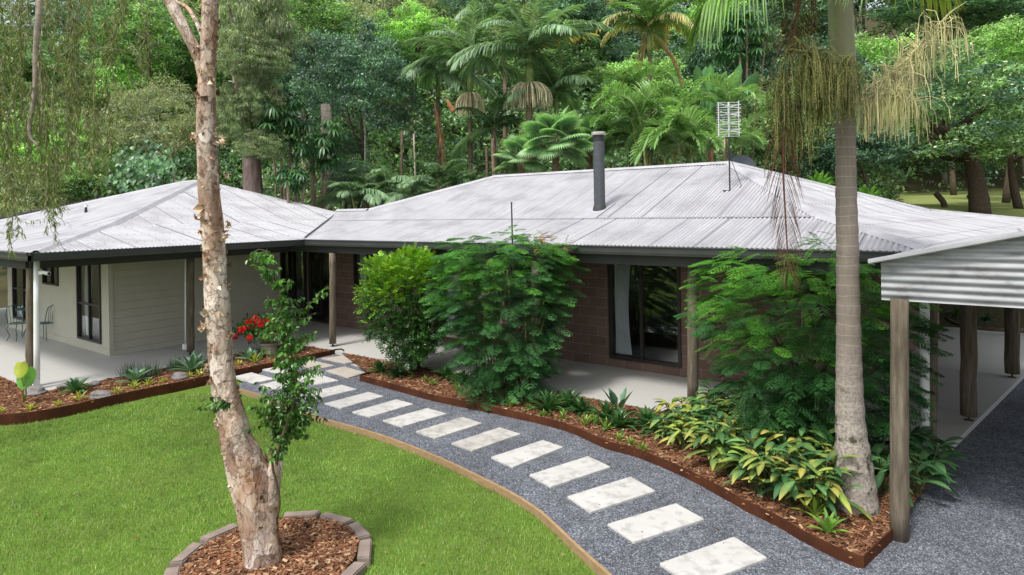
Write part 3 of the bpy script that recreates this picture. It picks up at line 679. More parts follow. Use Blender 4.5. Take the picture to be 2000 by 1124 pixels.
nb.add([p0, p1, p1 - [3, 0, 0], (-2.3, 11.7, 2.48)], [(0, 1, 2, 3)]); hb(nb, 'veranda_ceiling', M['ceiling'])
# walls with openings
def wall(axis, a0, a1, pos, th, z1, ops, mname, name='wall', dirn=1):
    nb = NB(); cur = a0
    def bx(a, b, z0, z2):
        if b - a < 1e-4 or z2 - z0 < 1e-4: return
        if axis == 0: nb.box((a, pos, z0), (b, pos + th, z2))
        else: nb.box((pos - th, a, z0), (pos, b, z2))
    for (o0, o1, q0, q1) in sorted(ops): bx(cur, o0, 0, z1); bx(o0, o1, 0, q0); bx(o0, o1, q1, z1); cur = o1
    bx(cur, a1, 0, z1); return hb(nb, name, M[mname])
o_main = [(-16.4, -15.25, .06, 2.2), (-14.35, -12.9, 1.15, 2.2), (-11.1, -7.64, .2, 2.2), (-6.32, -4.78, .18, 2.2)]
wall(0, -16.5, -2.32, 11.7, .15, 2.47, o_main, 'brick')
nb = NB(); a = np.array([-2.33, 11.86, 0]); b = a + est * 6.8; nb.bar(a + [0, 0, 1.235], b + [0, 0, 1.235], .15, 2.47); hb(nb, 'wall', M['brick'])
o_l = [(-23.28, -21.6, .3, 2.2), (-20.79, -19.66, 1.45, 2.2), (-18.41, -16.99, .22, 2.2)]
wall(0, -23.8, -16.5, 6.3, .15, 2.47, o_l, 'cream_trim')
o_f = [(10.75, 11.65, .05, 2.2)]
wall(1, 6.45, 11.7, -16.5, .15, 2.47, o_f, 'cream_trim')
nb = NB()   # weatherboards on the +s face
z = .12
while z < 2.45:
    z2 = min(z + .185, 2.46)
    for t0, t1 in ((6.36, 10.70),):
        V = [(-16.499, t0, z), (-16.480, t0, z), (-16.485, t0, z2 - .006), (-16.499, t0, z2 - .006), (-16.499, t1, z), (-16.480, t1, z), (-16.485, t1, z2 - .006), (-16.499, t1, z2 - .006)]
        nb.add(V, [(1, 5, 6, 2), (0, 4, 5, 1), (2, 6, 7, 3), (0, 1, 2, 3), (4, 7, 6, 5)])
    z += .185
hb(nb, 'weatherboard_cladding', M['siding'])
nb = NB(); nb.box((-16.52, 6.26, 0), (-16.46, 6.355, 2.46)); nb.box((-16.50, 6.36, 0), (-16.465, 10.7, .117)); nb.box((-16.50, 10.70, 0), (-16.46, 10.75, 2.46)); nb.box((-23.8, 6.285, 0), (-16.53, 6.299, .14)); hb(nb, 'corner_trim', M['cream_trim'])
nb = NB()
def room(s0, s1, t0, t1, z0, z1, skip):
    f = {'b': [(s0, t1, z0), (s1, t1, z0), (s1, t1, z1), (s0, t1, z1)], 'l': [(s0, t0, z0), (s0, t1, z0), (s0, t1, z1), (s0, t0, z1)], 'r': [(s1, t0, z0), (s1, t1, z0), (s1, t1, z1), (s1, t0, z1)],
         'f': [(s0, t0, z0), (s1, t0, z0), (s1, t0, z1), (s0, t0, z1)], 'u': [(s0, t0, z1), (s1, t0, z1), (s1, t1, z1), (s0, t1, z1)], 'd': [(s0, t0, z0), (s1, t0, z0), (s1, t1, z0), (s0, t1, z0)]}
    for k, v in f.items():
        if k not in skip: nb.add(v, [(0, 1, 2, 3)])
room(-16.45, -11.6, 11.86, 15, .06, 2.4, 'f'); room(-11.5, -7.2, 11.86, 15, .1, 2.4, 'f'); room(-7.1, -2.5, 11.86, 15, .1, 2.4, 'f')
room(-23.6, -16.66, 6.46, 11.6, .05, 2.4, 'fr')
nb.box((-5.6, 13.4, .1), (-4.2, 14.2, .55)); nb.box((-10.2, 13.2, .1), (-8.6, 14.3, .6))
hb(nb, 'interior_room', M['interior'])
def window(axis, a0, a1, z0, z1, pos, mull=(), trans=(), fw=.05, curtain=None, name='window', label=None):
    nb = NB()
    def bx(a, b, q0, q1, d0=-.035, d1=.05):
        if axis == 0: nb.box((a, pos + d0, q0), (b, pos + d1, q1))
        else: nb.box((pos - d1, a, q0), (pos - d0, b, q1))
    bx(a0, a0 + fw, z0, z1); bx(a1 - fw, a1, z0, z1); bx(a0 + fw, a1 - fw, z1 - fw, z1); bx(a0 + fw, a1 - fw, z0, z0 + fw)
    for mm in mull: bx(mm - fw / 2, mm + fw / 2, z0 + fw, z1 - fw, -.02, .04)
    ms = sorted(list(mull) + [a0 + fw / 2 - .001, a1 - fw / 2 + .001])
    for tt in trans:
        for u0, u1 in zip(ms[:-1], ms[1:]): bx(u0 + fw / 2, u1 - fw / 2, tt - fw / 2, tt + fw / 2, -.015, .035)
    o = hb(nb, name, M['frame'])
    if label: o['label'] = label
    nb = NB()
    if axis == 0: nb.add([(a0 + fw, pos + .02, z0 + fw), (a1 - fw, pos + .02, z0 + fw), (a1 - fw, pos + .02, z1 - fw), (a0 + fw, pos + .02, z1 - fw)], [(0, 1, 2, 3)])
    else: nb.add([(pos - .02, a0 + fw, z0 + fw), (pos - .02, a1 - fw, z0 + fw), (pos - .02, a1 - fw, z1 - fw), (pos - .02, a0 + fw, z1 - fw)], [(0, 1, 2, 3)])
    g_ = nb.build('pane', M['glass'], o, OFF)
    if curtain:
        for (c0, c1, cw) in curtain:
            nb = NB(); zz = np.linspace(z0 + .08, z1 - .02, 14); n = 40; u = np.linspace(0, 1, n); V = []
            for zq in zz:
                f = (z1 - zq) / (z1 - z0); nar = 1 - cw * math.sin(math.pi * min(1, f * 1.05)) * .5
                for uu in u:
                    aa = c0 + (c1 - c0) * uu * nar; d = .13 + .025 * math.sin(uu * 2 * math.pi * 7) + .01 * math.sin(zq * 3 + uu * 9)
                    V.append((aa, pos + d, zq) if axis == 0 else (pos - d, aa, zq))
            i = np.arange(13)[:, None] * n; j = np.arange(n - 1)[None]; nb.add(V, np.stack([i + j, i + j + 1, i + n + j + 1, i + n + j], -1).reshape(-1, 4))
            nb.build('curtain', M['curtain'], o, OFF, True)
    return o
window(0, -16.4, -15.25, .06, 2.2, 11.7, mull=(-15.85,), name='sliding_door')
window(0, -14.35, -12.9, 1.15, 2.2, 11.7, mull=(-13.6,), curtain=[(-14.25, -14.0, 0)])
window(0, -11.1, -7.64, .2, 2.2, 11.7, mull=(-9.95, -8.8), curtain=[(-11.0, -10.4, .4)], name='sliding_door')
window(0, -6.32, -4.78, .18, 2.2, 11.7, mull=(-5.6,), curtain=[(-6.25, -5.88, .35)], name='sliding_door', fw=.06, label='dark framed sliding glass door with a white curtain')
window(0, -18.41, -16.99, .22, 2.2, 6.3, mull=(-17.7,), trans=(1.12,), curtain=[(-18.3, -17.85, .2)], label='tall narrow dark framed window near the wall corner')
window(0, -20.79, -19.66, 1.45, 2.2, 6.3, mull=(-20.2,)); window(0, -23.28, -21.6, .3, 2.2, 6.3, mull=(-22.4,), trans=(1.2,))
window(1, 10.75, 11.65, .05, 2.2, -16.5, mull=(11.2,), name='sliding_door')
# posts
def tost(p): q = to_st(p); return q
LEAN = to_st(np.array([.037, 0, 0]))
def post(x, y, r, ztop=2.28, z0=0.0, foot=True, parent=None, taper=1.0):
    q = tost(P(x, y, z0)); nb = NB(); zb = z0 + (.07 if foot else 0); k = 9
    zz = np.linspace(zb, ztop, k); pts = np.array([[q[0], q[1], 0] + LEAN * (zq / 2.27) + [0, 0, zq] for zq in zz]); pts[1:-1, :2] += rs.randn(k - 2, 2) * .004
    nb.tube(pts, np.linspace(r, r * taper, k) * (1 + rs.randn(k) * .015), 14, noise=.01)
    o = hb(nb, 'post', M['wood'], smooth=True)
    if foot:
        nb = NB(); nb.box((q[0] - .06, q[1] - .04, z0), (q[0] + .06, q[1] + .04, z0 + .008)); nb.box((q[0] - .015, q[1] - .015, z0 + .008), (q[0] + .015, q[1] + .015, zb + .01)); nb.build('post_foot', M['black'], o, OFF)
    return o
post(60, 756, .075); post(372, 693, .085); post(650, 677, .085); post(1047, 748, .085); post(1353, 790, .088)
post(1820, 892, .062); post(1892, 821, .105); post(1977, 737, .115)
def pipe(x, y, r, z0, z1, label=None, name='downpipe'):
    q = tost(P(x, y, z0)); nb = NB(); pts = [np.array([q[0], q[1], 0]) + LEAN * ((zq - z0) / 2.3) + [0, 0, zq] for zq in (z0, .8, 1.6, z1)]
    nb.tube(pts, r, 14); o = hb(nb, name, M['white'], smooth=True); return o
pipe(72, 770, .052, -.1, 2.44); pipe(1806, 897, .056, 0, 2.4)
o = pipe(362, 671, .012, .3, 2.25, name='conduit')
q = tost(P(363, 678, .25)); nb = NB(); nb.box((q[0] - .04, q[1] - .06, .2), (q[0] + .03, q[1] + .0, .32)); nb.build('power_outlet', M['white'], o, OFF)
# roof vent, flue
nb = NB(); q = on_plane(168, 416, 3.04 - .304 * 6.3, 0, .304); nb.tube([q, q + [0, 0, .16]], [.045, .03], 10); nb.tube([q + [0, 0, .16], q + [0, 0, .23]], [.05, .045], 10, mi=1); hb(nb, 'roof_vent', [M['black'], M['white']])
fq = np.array([-6.78, 12.2, 3.2]); fl = NB(); fl.tube([fq + LEAN * -.3 * 0 - [0, 0, .1], fq + [0, 0, 1.62]], .122, 24, caps=False); flo = hb(fl, 'chimney_flue', M['flue'], smooth=True)
nb = NB(); nb.tube([fq + [0, 0, 1.63], fq + [0, 0, 1.65], fq + [0, 0, 1.67], fq + [0, 0, 1.70]], [.15, .155, .155, .15], 24); nb.tube([fq + [0, 0, 1.50], fq + [0, 0, 1.63]], .126, 24, mi=1, caps=False); nb.build('flue_cap', [M['flue_cap'], M['black']], flo, OFF)
nb = NB(); nb.tube([fq + [0, 0, -.06], fq + [0, 0, .08], fq + [0, 0, .12]], [.17, .14, .125], 24, caps=False); nb.build('flue_boot', M['beam'], flo, OFF)

# ---- carport
K0 = np.array([-.90, 7.36, 0]); KO = HU * K0[0] + HV * K0[1]
cp = thing('carport', 'corrugated iron gable end of a carport on a round timber post', 'carport', (KO[0], KO[1], -.08), HR)
CO = (K0[0], K0[1], -.08)
def cb(nb, name, mt, smooth=False): o = nb.build(name, mt, cp, CO, smooth); return o
top = lambda s: 2.64 + .235 * (s + .9)
nb = NB(); n = 140; zz = np.linspace(2.26, 3.6, n)    # horizontal corrugations
for s0, s1 in ((-.9, 4.1),):
    V = []
    for zq in zz:
        d = .010 * math.sin((zq - 2.26) * 2 * math.pi / .076)
        sa = max(s0, -.9 + (zq - 2.64) / .235); sa = min(sa, s1)
        V += [(sa, 7.36 + d, zq), (s1, 7.36 + d, zq)]
    i = np.arange(n - 1) * 2; nb.add(V, np.stack([i, i + 1, i + 3, i + 2], 1))
cb(nb, 'gable_cladding', M['gal'], True)
nb = NB(); V = []
for zq in np.linspace(2.26, 3.6, n):
    d = .010 * math.sin((zq - 2.26) * 2 * math.pi / .076); sb = min(9.1, 9.1 - max(0, (zq - 2.64) / .235)); V += [(4.101, 7.36 + d, zq), (max(sb, 4.102), 7.36 + d, zq)]
nb.add(V, np.stack([i, i + 1, i + 3, i + 2], 1)); cb(nb, 'gable_cladding', M['gal'], True)
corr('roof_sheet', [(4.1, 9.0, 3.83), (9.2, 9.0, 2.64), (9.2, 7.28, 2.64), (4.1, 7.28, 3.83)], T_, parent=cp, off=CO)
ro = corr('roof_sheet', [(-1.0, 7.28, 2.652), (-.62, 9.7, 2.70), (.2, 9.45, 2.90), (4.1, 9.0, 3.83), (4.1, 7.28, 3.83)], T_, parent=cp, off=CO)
nb = NB(); nb.bar((-1.0, 7.30, 2.645), (4.1, 7.30, 3.843), .09, .025); nb.bar((-1.0, 7.30, 2.645), (4.1, 7.30, 3.843), .02, .05); cb(nb, 'barge_capping', M['cap'])
nb = NB(); nb.add([(-.45, 9.6, 2.5), (9.1, 9.0, 2.5), (9.1, 14.5, 2.5), (.35, 14.5, 2.5)], [(0, 1, 2, 3)]); nb.add([(-.45, 9.6, 2.52), (9.1, 9.0, 2.52), (9.1, 14.5, 2.52), (.35, 14.5, 2.52)], [(0, 1, 2, 3)]); cb(nb, 'flat_shade_roof', M['gal'])  # unseen low roof added behind the gable to shade the driveway
nb = NB(); nb.bar((-.88, 7.46, 2.36), (4.1, 7.46, 2.36), .05, .16); nb.bar((-.80, 7.5, 2.5), (-.60, 9.7, 2.5), .06, .2); cb(nb, 'carport_beam', M['beam'])
q = to_st(P(1757, 1053, -.08)); nb = NB(); k = 9; zz = np.linspace(-.12, 2.28, k)
pts = np.array([[q[0], q[1], 0] + LEAN * (zq / 2.27) + [0, 0, zq] for zq in zz]); nb.tube(pts, np.linspace(.083, .078, k) * (1 + rs.randn(k) * .02), 20, noise=.01); cb(nb, 'post', M['wood'], True)

# ---- antenna
aq = hst(-4.3, 13.2, 3.57)
an = thing('tv_antenna', 'silver television antenna with many thin bars on the roof ridge', 'antenna', tuple(aq))
nb = NB(); nb.tube([(0, 0, -.02), (.0, 0, 1.72)], .016, 8); nb.bar((-.14, 0, 0), (.13, 0, 0), .03, .025); nb.bar((.13, 0, 0), (.28, .1, .09), .02, .02); nb.tube([(.01, 0, .7), (.28, .1, .09)], .006, 6); nb.box((-.05, -.04, .66), (.06, .04, .72)); nb.box((-.05, -.04, .74), (.06, .04, .78))
nb.build('mast', M['black'], an)
R2_ = np.array([.97, .25, 0.]); nb = NB()
for sx in (-.235, .235): nb.bar(R2_ * sx + [0, 0, 1.12], R2_ * sx + [0, 0, 1.83 + sx * .1], .016, .016)
nb.bar((0, 0, 1.1), (0, 0, 1.82), .03, .03)
for zq in np.linspace(1.12, 1.82, 15): nb.bar(R2_ * -.26 + [0, .06, zq - .012], R2_ * .26 + [0, .06, zq + .012], .009, .009)
nb.build('reflector_screen', M['alu'], an)
nb = NB()
for zq in (1.22, 1.38, 1.56, 1.72):
    for sg in (-1, 1):
        nb.bar((0, -.06, zq), R2_ * .24 * sg + [0, -.12, zq + .04], .012, .012); nb.bar((0, -.06, zq), R2_ * .24 * sg + [0, -.12, zq - .04], .012, .012)
nb.bar((-.02, -.06, 1.2), (-.02, -.06, 1.74), .012, .012); nb.build('dipole', M['alu'], an)
# dish behind ridge
dp = np.array(HU * -4.45 + HV * 15.6); dz = 4.05
dq = PY(1448, 325, dp[1] + .3)
di = thing('satellite_dish', 'dark round satellite dish showing behind the roof ridge', 'satellite dish', (dq[0], dq[1], 4.0))
nb = NB(); V = [(0, .05, .25)]; 
for r_ in (.12, .24, .33):
    for a_ in range(24): V.append((r_ * 1.05 * math.cos(a_ * math.pi / 12), .05 - r_ * r_ * .5, .2 + r_ * .9 * math.sin(a_ * math.pi / 12)))
Fq = [(1 + r_ * 24 + a_, 1 + r_ * 24 + (a_ + 1) % 24, 25 + r_ * 24 + (a_ + 1) % 24, 25 + r_ * 24 + a_) for r_ in range(2) for a_ in range(24)]
nb.add(V, Fq); nb.add(V, [(0, 1 + a_, 1 + (a_ + 1) % 24) for a_ in range(24)]); nb.build('dish_reflector', M['dish'], di, smooth=True)
nb = NB(); nb.tube([(0, .1, -.35), (0, .08, .2)], .02, 8); nb.bar((0, .05, .0), (0, -.25, .05), .02, .02); nb.build('dish_mount', M['black'], di)
# rod
rq = PY(999, 395, 12.2); nb = NB(); nb.tube([(rq[0] + .03, rq[1], -.1), (rq[0], rq[1], rq[2])], .014, 8)
tag(nb.build('metal_rod', M['black'], origin=(rq[0], rq[1], -.1)), 'thin black upright rod rising behind the feathery shrub', 'rod')
# camera on left pipe
sq = PY(92, 534, 11.85)
sc_ = thing('security_camera', 'small white security camera fixed on the left veranda post', 'camera', tuple(sq))
nb = NB(); nb.tube([(-.09, .02, .015), (.07, -.05, -.005)], [.034, .036], 12); nb.box((-.16, -.01, -.02), (-.08, .03, .04)); nb.build('camera_housing', M['white'], sc_, smooth=False)
nb = NB(); nb.tube([(.07, -.05, -.005), (.076, -.053, -.006)], .028, 12); nb.build('lens', M['black'], sc_)

# ---- garden furniture (teal iron)
def chair(loc, rz, label):
    t = thing('garden_chair', label, 'chair', loc, rz, 'teal iron chairs on the left veranda')
    nb = NB(); nb.tube([(.21 * math.cos(a), .21 * math.sin(a), .45) for a in np.linspace(0, 2 * math.pi, 13)], .012, 6, caps=False)
    for x in np.linspace(-.16, .16, 7): l = math.sqrt(.21 ** 2 - x * x); nb.bar((x, -l, .45), (x, l, .45), .01, .008)
    nb.build('seat', M['teal'], t)
    nb = NB(); nb.tube([(-.19, .14, .45), (-.21, .2, .7), (-.16, .22, .88), (0, .23, .93), (.16, .22, .88), (.21, .2, .7), (.19, .14, .45)], .012, 6)
    for x in (-.1, -.03, .04, .1): nb.bar((x, .17, .46), (x * 1.2, .22, .9), .009, .009)
    nb.build('backrest', M['teal'], t)
    for sx in (-1, 1):
        for sy in (-1, 1):
            nb = NB(); nb.tube([(sx * .15, sy * .15, .45), (sx * .2, sy * .19, .3), (sx * .15, sy * .15, .12), (sx * .2, sy * .2, .0)], .01, 6); nb.build('leg', M['teal'], t)
pa = P(38, 664, 0); chair((pa[0], pa[1], 0), 1.2, 'teal iron garden chair at the far left under the veranda')
pa = P(88, 664, 0); chair((pa[0], pa[1], 0), -1.6, 'teal iron garden chair just right of the white downpipe')
pa = P(62, 652, 0); t = thing('garden_table', 'small round teal iron table between two garden chairs', 'table', (pa[0], pa[1], 0))
nb = NB(); nb.tube([(0, 0, .70), (0, 0, .725)], .36, 24); nb.build('tabletop', M['teal'], t)
for a in (0.4, 2.5, 4.6):
    nb = NB(); nb.tube([(.1 * math.cos(a), .1 * math.sin(a), .7), (.05 * math.cos(a), .05 * math.sin(a), .4), (.28 * math.cos(a), .28 * math.sin(a), 0)], .013, 6); nb.build('leg', M['teal'], t)
# ---- timber bench between shrubs, against the wall
bq = hst(-10.3, 11.25); t = thing('timber_bench', 'low dark timber bench on the patio between the two front shrubs', 'bench', (bq[0], bq[1], 0), HR)
nb = NB(); nb.box((-.7, -.16, .30), (.7, .0, .36)); nb.box((-.7, .02, .30), (.7, .18, .36)); nb.build('seat', M['urn_base'], t)
for sx in (-1, 1): nb = NB(); nb.box((sx * .55 - .04, -.14, 0), (sx * .55 + .04, .16, .297)); nb.build('leg', M['frame'], t)
# ================================================================== FOREGROUND TREES
def A3(*c): return np.array(c, float)
def rdir(n, up=0.0, r=rs):
    d = r.randn(n, 3); d[:, 2] += up; return unit(d)
def mixc(cols, n, jit=.18, r=rs):
    c = np.array(cols, float)[r.choice(len(cols), n)]; return c * (1 + jit * r.randn(n, 1)).clip(.4, 1.8)

# ---- paperbark tree
TY = 6.11
pt = thing('paperbark_tree', 'tall leaning paperbark tree with peeling pinkish cream bark in a round mulch ring', 'tree', tuple(P(510, 1098, -.08)))
PO = P(510, 1098, -.08)
tr = [(512, 1108, 78), (512, 1085, 71), (508, 1040, 69), (502, 990, 72), (490, 940, 76), (476, 895, 68), (463, 860, 58), (451, 810, 50), (441, 770, 47), (434, 720, 45), (429, 650, 44), (425, 590, 46), (421, 550, 42), (419, 500, 42), (414, 440, 41), (408, 390, 40), (405, 330, 38), (402, 260, 36), (402, 200, 34), (404, 130, 31), (408, 70, 30), (411, 0, 30), (414, -80, 28), (418, -200, 24)]
pts = catmull([PY(x, y, TY) for x, y, w_ in tr], 6); rad = np.interp(np.arange(len(pts)) / 6, np.arange(len(tr)), [w_ / 2 * TY / FPX for *_, w_ in tr])
nseg = 40; th = np.arange(nseg) * 2 * math.pi / nseg; kk = np.arange(len(pts))[:, None]
lob = 1 + .05 * np.sin(3 * th + kk * .05) + .03 * np.sin(5 * th - kk * .11) + .02 * np.array([np.interp(np.arange(len(pts)) / 4, np.arange(40), rs.randn(40)) for _ in range(nseg)]).T
nb = NB(); nb.tube(pts, rad, nseg, lobes=lob)
def limb(poly, Y, n=16, nz=.02, amp=None):
    p = catmull([PY(x, y, Y + (dy if True else 0)) for x, y, w_, dy in poly], 5); r_ = np.interp(np.arange(len(p)) / 5, np.arange(len(poly)), [w_ / 2 * Y / FPX for _, _, w_, _ in poly]); nb.tube(p, r_, n, noise=nz); return p
limb([(402, 150, 30, 0), (392, 122, 24, -.02), (378, 92, 21, -.03), (360, 58, 21, -.05), (342, 22, 22, -.05), (325, -10, 20, -.05), (300, -70, 18, -.1)], TY)
limb([(520, 985, 50, 0), (532, 940, 32, .02), (540, 905, 26, .02), (543, 880, 16, .03)], TY)
limb([(400, 120, 16, .05), (398, 80, 8, .1), (370, 20, 8, .3), (340, 2, 7, .6), (300, -20, 6, .8)], TY, 8)
# peeling bark flakes
nfl = 400; idx = rs.randint(4, len(pts) - 2, nfl); a = rs.uniform(0, 2 * math.pi, nfl)
P0 = np.array(pts)[idx] + np.stack([np.cos(a), np.sin(a), np.zeros(nfl)], 1) * rad[idx][:, None] * .98; out = np.stack([np.cos(a), np.sin(a), np.zeros(nfl)], 1)
sz = rs.uniform(.018, .06, nfl) * (1 + (rs.rand(nfl) < .12) * 1.2)
D = unit(out * rs.uniform(.05, .6, nfl)[:, None] + np.stack([-np.sin(a), np.cos(a), np.zeros(nfl)], 1) * rs.uniform(-1, 1, nfl)[:, None] + np.array([0, 0, 1]) * rs.uniform(-1, .4, nfl)[:, None])
nb.leaves(P0, D, out, sz, sz * rs.uniform(.4, 1.1, nfl), mixc([(.45, .30, .21), (.6, .48, .38), (.25, .14, .09), (.14, .08, .055)], nfl), bend=.35, fold=.25, wpos=.55, mi=1)
for (x, y, s_, sd) in [(383, 268, .075, -1), (425, 275, .06, 1), (443, 440, .06, 1), (408, 610, .07, -1), (402, 640, .08, -1), (445, 655, .05, 1), (430, 605, .09, 1), (385, 100, .06, -1), (445, 345, .04, 1), (398, 140, .05, -1), (400, 720, .05, -1), (432, 830, .06, -1), (437, 460, .055, 1)]:
    b = PY(x, y, TY - .06); n = 10
    nb.leaves(np.tile(b, (n, 1)) + rs.randn(n, 3) * .022, unit(np.array([sd * .8, -.4, 0]) + rs.randn(n, 3) * .6), unit(np.array([sd * .3, -1, .3]) + rs.randn(n, 3) * .4), s_ * rs.uniform(.4, .95, n), s_ * .5, mixc([(.5, .36, .26), (.34, .2, .13), (.62, .5, .4)], n), bend=.5, fold=.4, wpos=.55, mi=1)
nb.build('trunk', [M['paperbark'], M['bark_att']], pt, PO, True)

# leaf cluster helpers
def sprig(nb, path, n, L, W, cols, spread=.05, hang=.5, jit=.2, stem=.004, stemcol=(.12, .08, .04), mi=0, r=rs, bend=.2):
    path = np.array(path); k = len(path)
    t = r.uniform(0.0, 1, n) * (k - 1); i = t.astype(int).clip(0, k - 2); f = (t - i)[:, None]
    p = path[i] * (1 - f) + path[i + 1] * f; tan = unit(path[i + 1] - path[i])
    d = unit(tan * .5 + rdir(n, 0, r) * .9 + np.array([0, 0, -hang])); nb.leaves(p, d, rdir(n, 1.6, r), L * r.uniform(.6, 1.2, n), W * r.uniform(.7, 1.2, n), mixc(cols, n, jit, r), mi=mi, bend=bend)
    if stem: nb.tube(path, np.linspace(stem, stem * .4, k), 5, stemcol, mi, caps=False)

# ---- sapling (fig) growing from the paperbark stump
sp0 = PY(543, 905, TY - .02)
st_ = thing('fig_sapling', 'leafy green sapling climbing beside the paperbark trunk with glossy hanging leaves', 'sapling', tuple(sp0))
figc = [(.05, .13, .03), (.07, .18, .035), (.10, .25, .045), (.035, .09, .025)]
fign = [(.10, .26, .04), (.13, .32, .05), (.08, .22, .03)]
nbs = NB(); nbl = NB()
stem = catmull([PY(x, y, TY + dy) for x, y, dy in [(541, 1000, .04), (543, 930, 0), (541, 890, -.05), (556, 840, -.1), (573, 790, -.05), (577, 740, 0), (568, 690, .02), (558, 640, .05), (548, 600, .05), (540, 555, .04), (530, 520, .0), (523, 495, -.02), (505, 488, -.05), (488, 500, -.08)]], 5)
nbs.tube(stem, np.linspace(.016, .003, len(stem)), 8, (.15, .11, .07))
vine = catmull([PY(x, y, TY - .08) for x, y in [(541, 1015), (546, 980), (540, 945), (533, 915), (530, 880)]], 5); nbs.tube(vine, .012, 6, (.09, .06, .04))
def tw(x0, y0, x1, y1, dy0=0, dy1=0, sag=0, n=40, cols=None, L=.062, W=.032):
    a = PY(x0, y0, TY + dy0); b = PY(x1, y1, TY + dy1); mid = (a + b) / 2 + np.array([0, 0, sag]); p = catmull([a, mid, b], 5)
    sprig(nbl, p, n, L, W, cols or figc, hang=.9, stem=.0035)
for i in range(3, len(stem) * 1): pass
for (y, w_, n) in [(500, 25, 5), (520, 30, 5), (545, 30, 5), (575, 35, 6), (600, 50, 7), (625, 55, 8), (650, 65, 9), (675, 60, 9), (700, 60, 9), (725, 65, 10), (750, 60, 10), (775, 70, 11), (800, 75, 12), (825, 75, 11), (850, 50, 6), (880, 35, 5)]:
    xc = np.interp(y, [488, 555, 640, 690, 790, 890], [510, 540, 558, 568, 573, 545])
    for q in range(n):
        dx = rs.uniform(-w_, w_); dy = rs.uniform(-.28, .28); 
        tw(xc, y + 12, xc + dx, y + rs.uniform(-30, 22), 0, dy, .02, 22, fign if (y < 600 and rs.rand() < .65) or rs.rand() < .12 else figc)
tw(558, 640, 640, 556, 0, .1, -.02, 26, fign); tw(600, 600, 638, 570, 0, .1, .02, 10, fign); tw(575, 640, 620, 610, 0, -.1, .02, 12, figc)
tw(523, 492, 478, 512, 0, -.05, .03, 14, fign); tw(528, 515, 500, 500, 0, .1, .03, 10, fign)
for q in range(7): tw(450, 790, 400 + rs.uniform(-12, 35), 790 + rs.uniform(-25, 30), -.25, -.35 + rs.uniform(-.1, .1), .03, 9)
for q in range(26): tw(545 + rs.uniform(-15, 15), 830 + rs.uniform(-20, 50), 480 + rs.uniform(-5, 130), 790 + rs.uniform(-50, 55), -.05, rs.uniform(-.3, .2), .04, 15)
nbs.build('stem', M['bark_att'], st_, sp0, True); nbl.build('foliage', M['leaf_gloss'], st_, sp0)

# ---- palm tree in the right bed
PYD = 6.85
po = P(1672, 1006, -.02); palm = thing('palm_tree', 'tall ringed palm trunk in the right bed with hanging flower strands and a dead frond', 'palm', tuple(po))
pp = [(1674, 1020, 86), (1673, 1000, 82), (1672, 975, 78), (1669, 930, 70), (1665, 880, 62), (1661, 830, 54), (1659, 760, 49), (1658, 700, 46), (1657, 620, 43), (1656, 540, 41), (1655, 470, 40), (1653, 400, 38), (1652, 330, 37), (1652, 280, 36), (1651, 235, 35)]
pts = catmull([PY(x, y, PYD) for x, y, w_ in pp], 8); rad = np.interp(np.arange(len(pts)) / 8, np.arange(len(pp)), [w_ / 2 * PYD / FPX for *_, w_ in pp])
zz = np.array(pts)[:, 2]; rad = rad * (1 + .018 * np.sign(np.sin((zz + CAM_H) * 2 * math.pi / .21)))
nb = NB(); nb.tube(pts, rad, 28, noise=.008); o = nb.build('trunk', M['palmbark'], palm, po, True)
cs = [(1651, 238, 34), (1650, 215, 38), (1648, 180, 43), (1646, 120, 46), (1643, 60, 46), (1641, 0, 44), (1639, -60, 40), (1638, -110, 30)]
pts = catmull([PY(x, y, PYD) for x, y, w_ in cs], 5); rad = np.interp(np.arange(len(pts)) / 5, np.arange(len(cs)), [w_ / 2 * PYD / FPX for *_, w_ in cs])
nb = NB(); nb.tube(pts, rad, 24); nb.build('crownshaft', M['crownshaft'], palm, po, True)
ptop = pts[-1]
def frond_nb(path, n, lmax, W, droop, cols, lift=.25, ctip=None, sweep=(.9, .35), r=rs, rach=.014, rcol=(.16, .2, .06), seg=4, curl=0.0, side_up=None):
    """pinnate leaf on a given rachis path"""
    nb = NB(); path = np.array(path); k = len(path)
    t = np.linspace(.06, .985, n); q = t * (k - 1); i = q.astype(int).clip(0, k - 2); f = (q - i)[:, None]
    p = path[i] * (1 - f) + path[i + 1] * f; tan = unit(path[i + 1] - path[i])
    ref = np.array([0, 0, 1.]) if side_up is None else side_up
    S = unit(np.cross(tan, ref) + 1e-6); N = np.cross(S, tan)
    sw = np.interp(t, [0, 1], sweep)[:, None]; ll = lmax * np.interp(t, [0, .15, .45, .8, 1], [.45, .8, 1, .65, .3])
    for sg in (-1, 1):
        d = unit(S * sg * sw + tan * (1 - sw * .6) + N * lift + r.randn(n, 3) * .05)
        nb.blades(p, d, ll * r.uniform(.9, 1.05, n), W, mixc(cols, n, .1, r), seg=seg, droop=droop * r.uniform(.75, 1.25, n), prof='leaf', crease=.35, ctip=ctip)
    nb.tube(path, np.linspace(rach, rach * .25, k), 6, rcol, caps=False); return nb
gp_ = [(.09, .19, .035), (.12, .25, .045), (.07, .15, .03)]
def pf(px_list, n, lm, W, dr, cols, name='frond', label=None, **kw):
    path = catmull([PY(x, y, PYD + d_) for x, y, d_ in px_list], 6); nb = frond_nb(path, n, lm, W, dr, cols, **kw)
    o = nb.build(name, M['leaf'] if name == 'frond' else M['leaf_dry'], palm, po)
    if label: o['label'] = label
    return o
pf([(1638, -100, 0), (1570, -150, -.2), (1500, -120, -.4), (1430, -60, -.6), (1375, 10, -.7)], 60, .85, .03, .8, [(.12, .24, .04), (.15, .3, .05), (.09, .19, .035)], lift=.0)
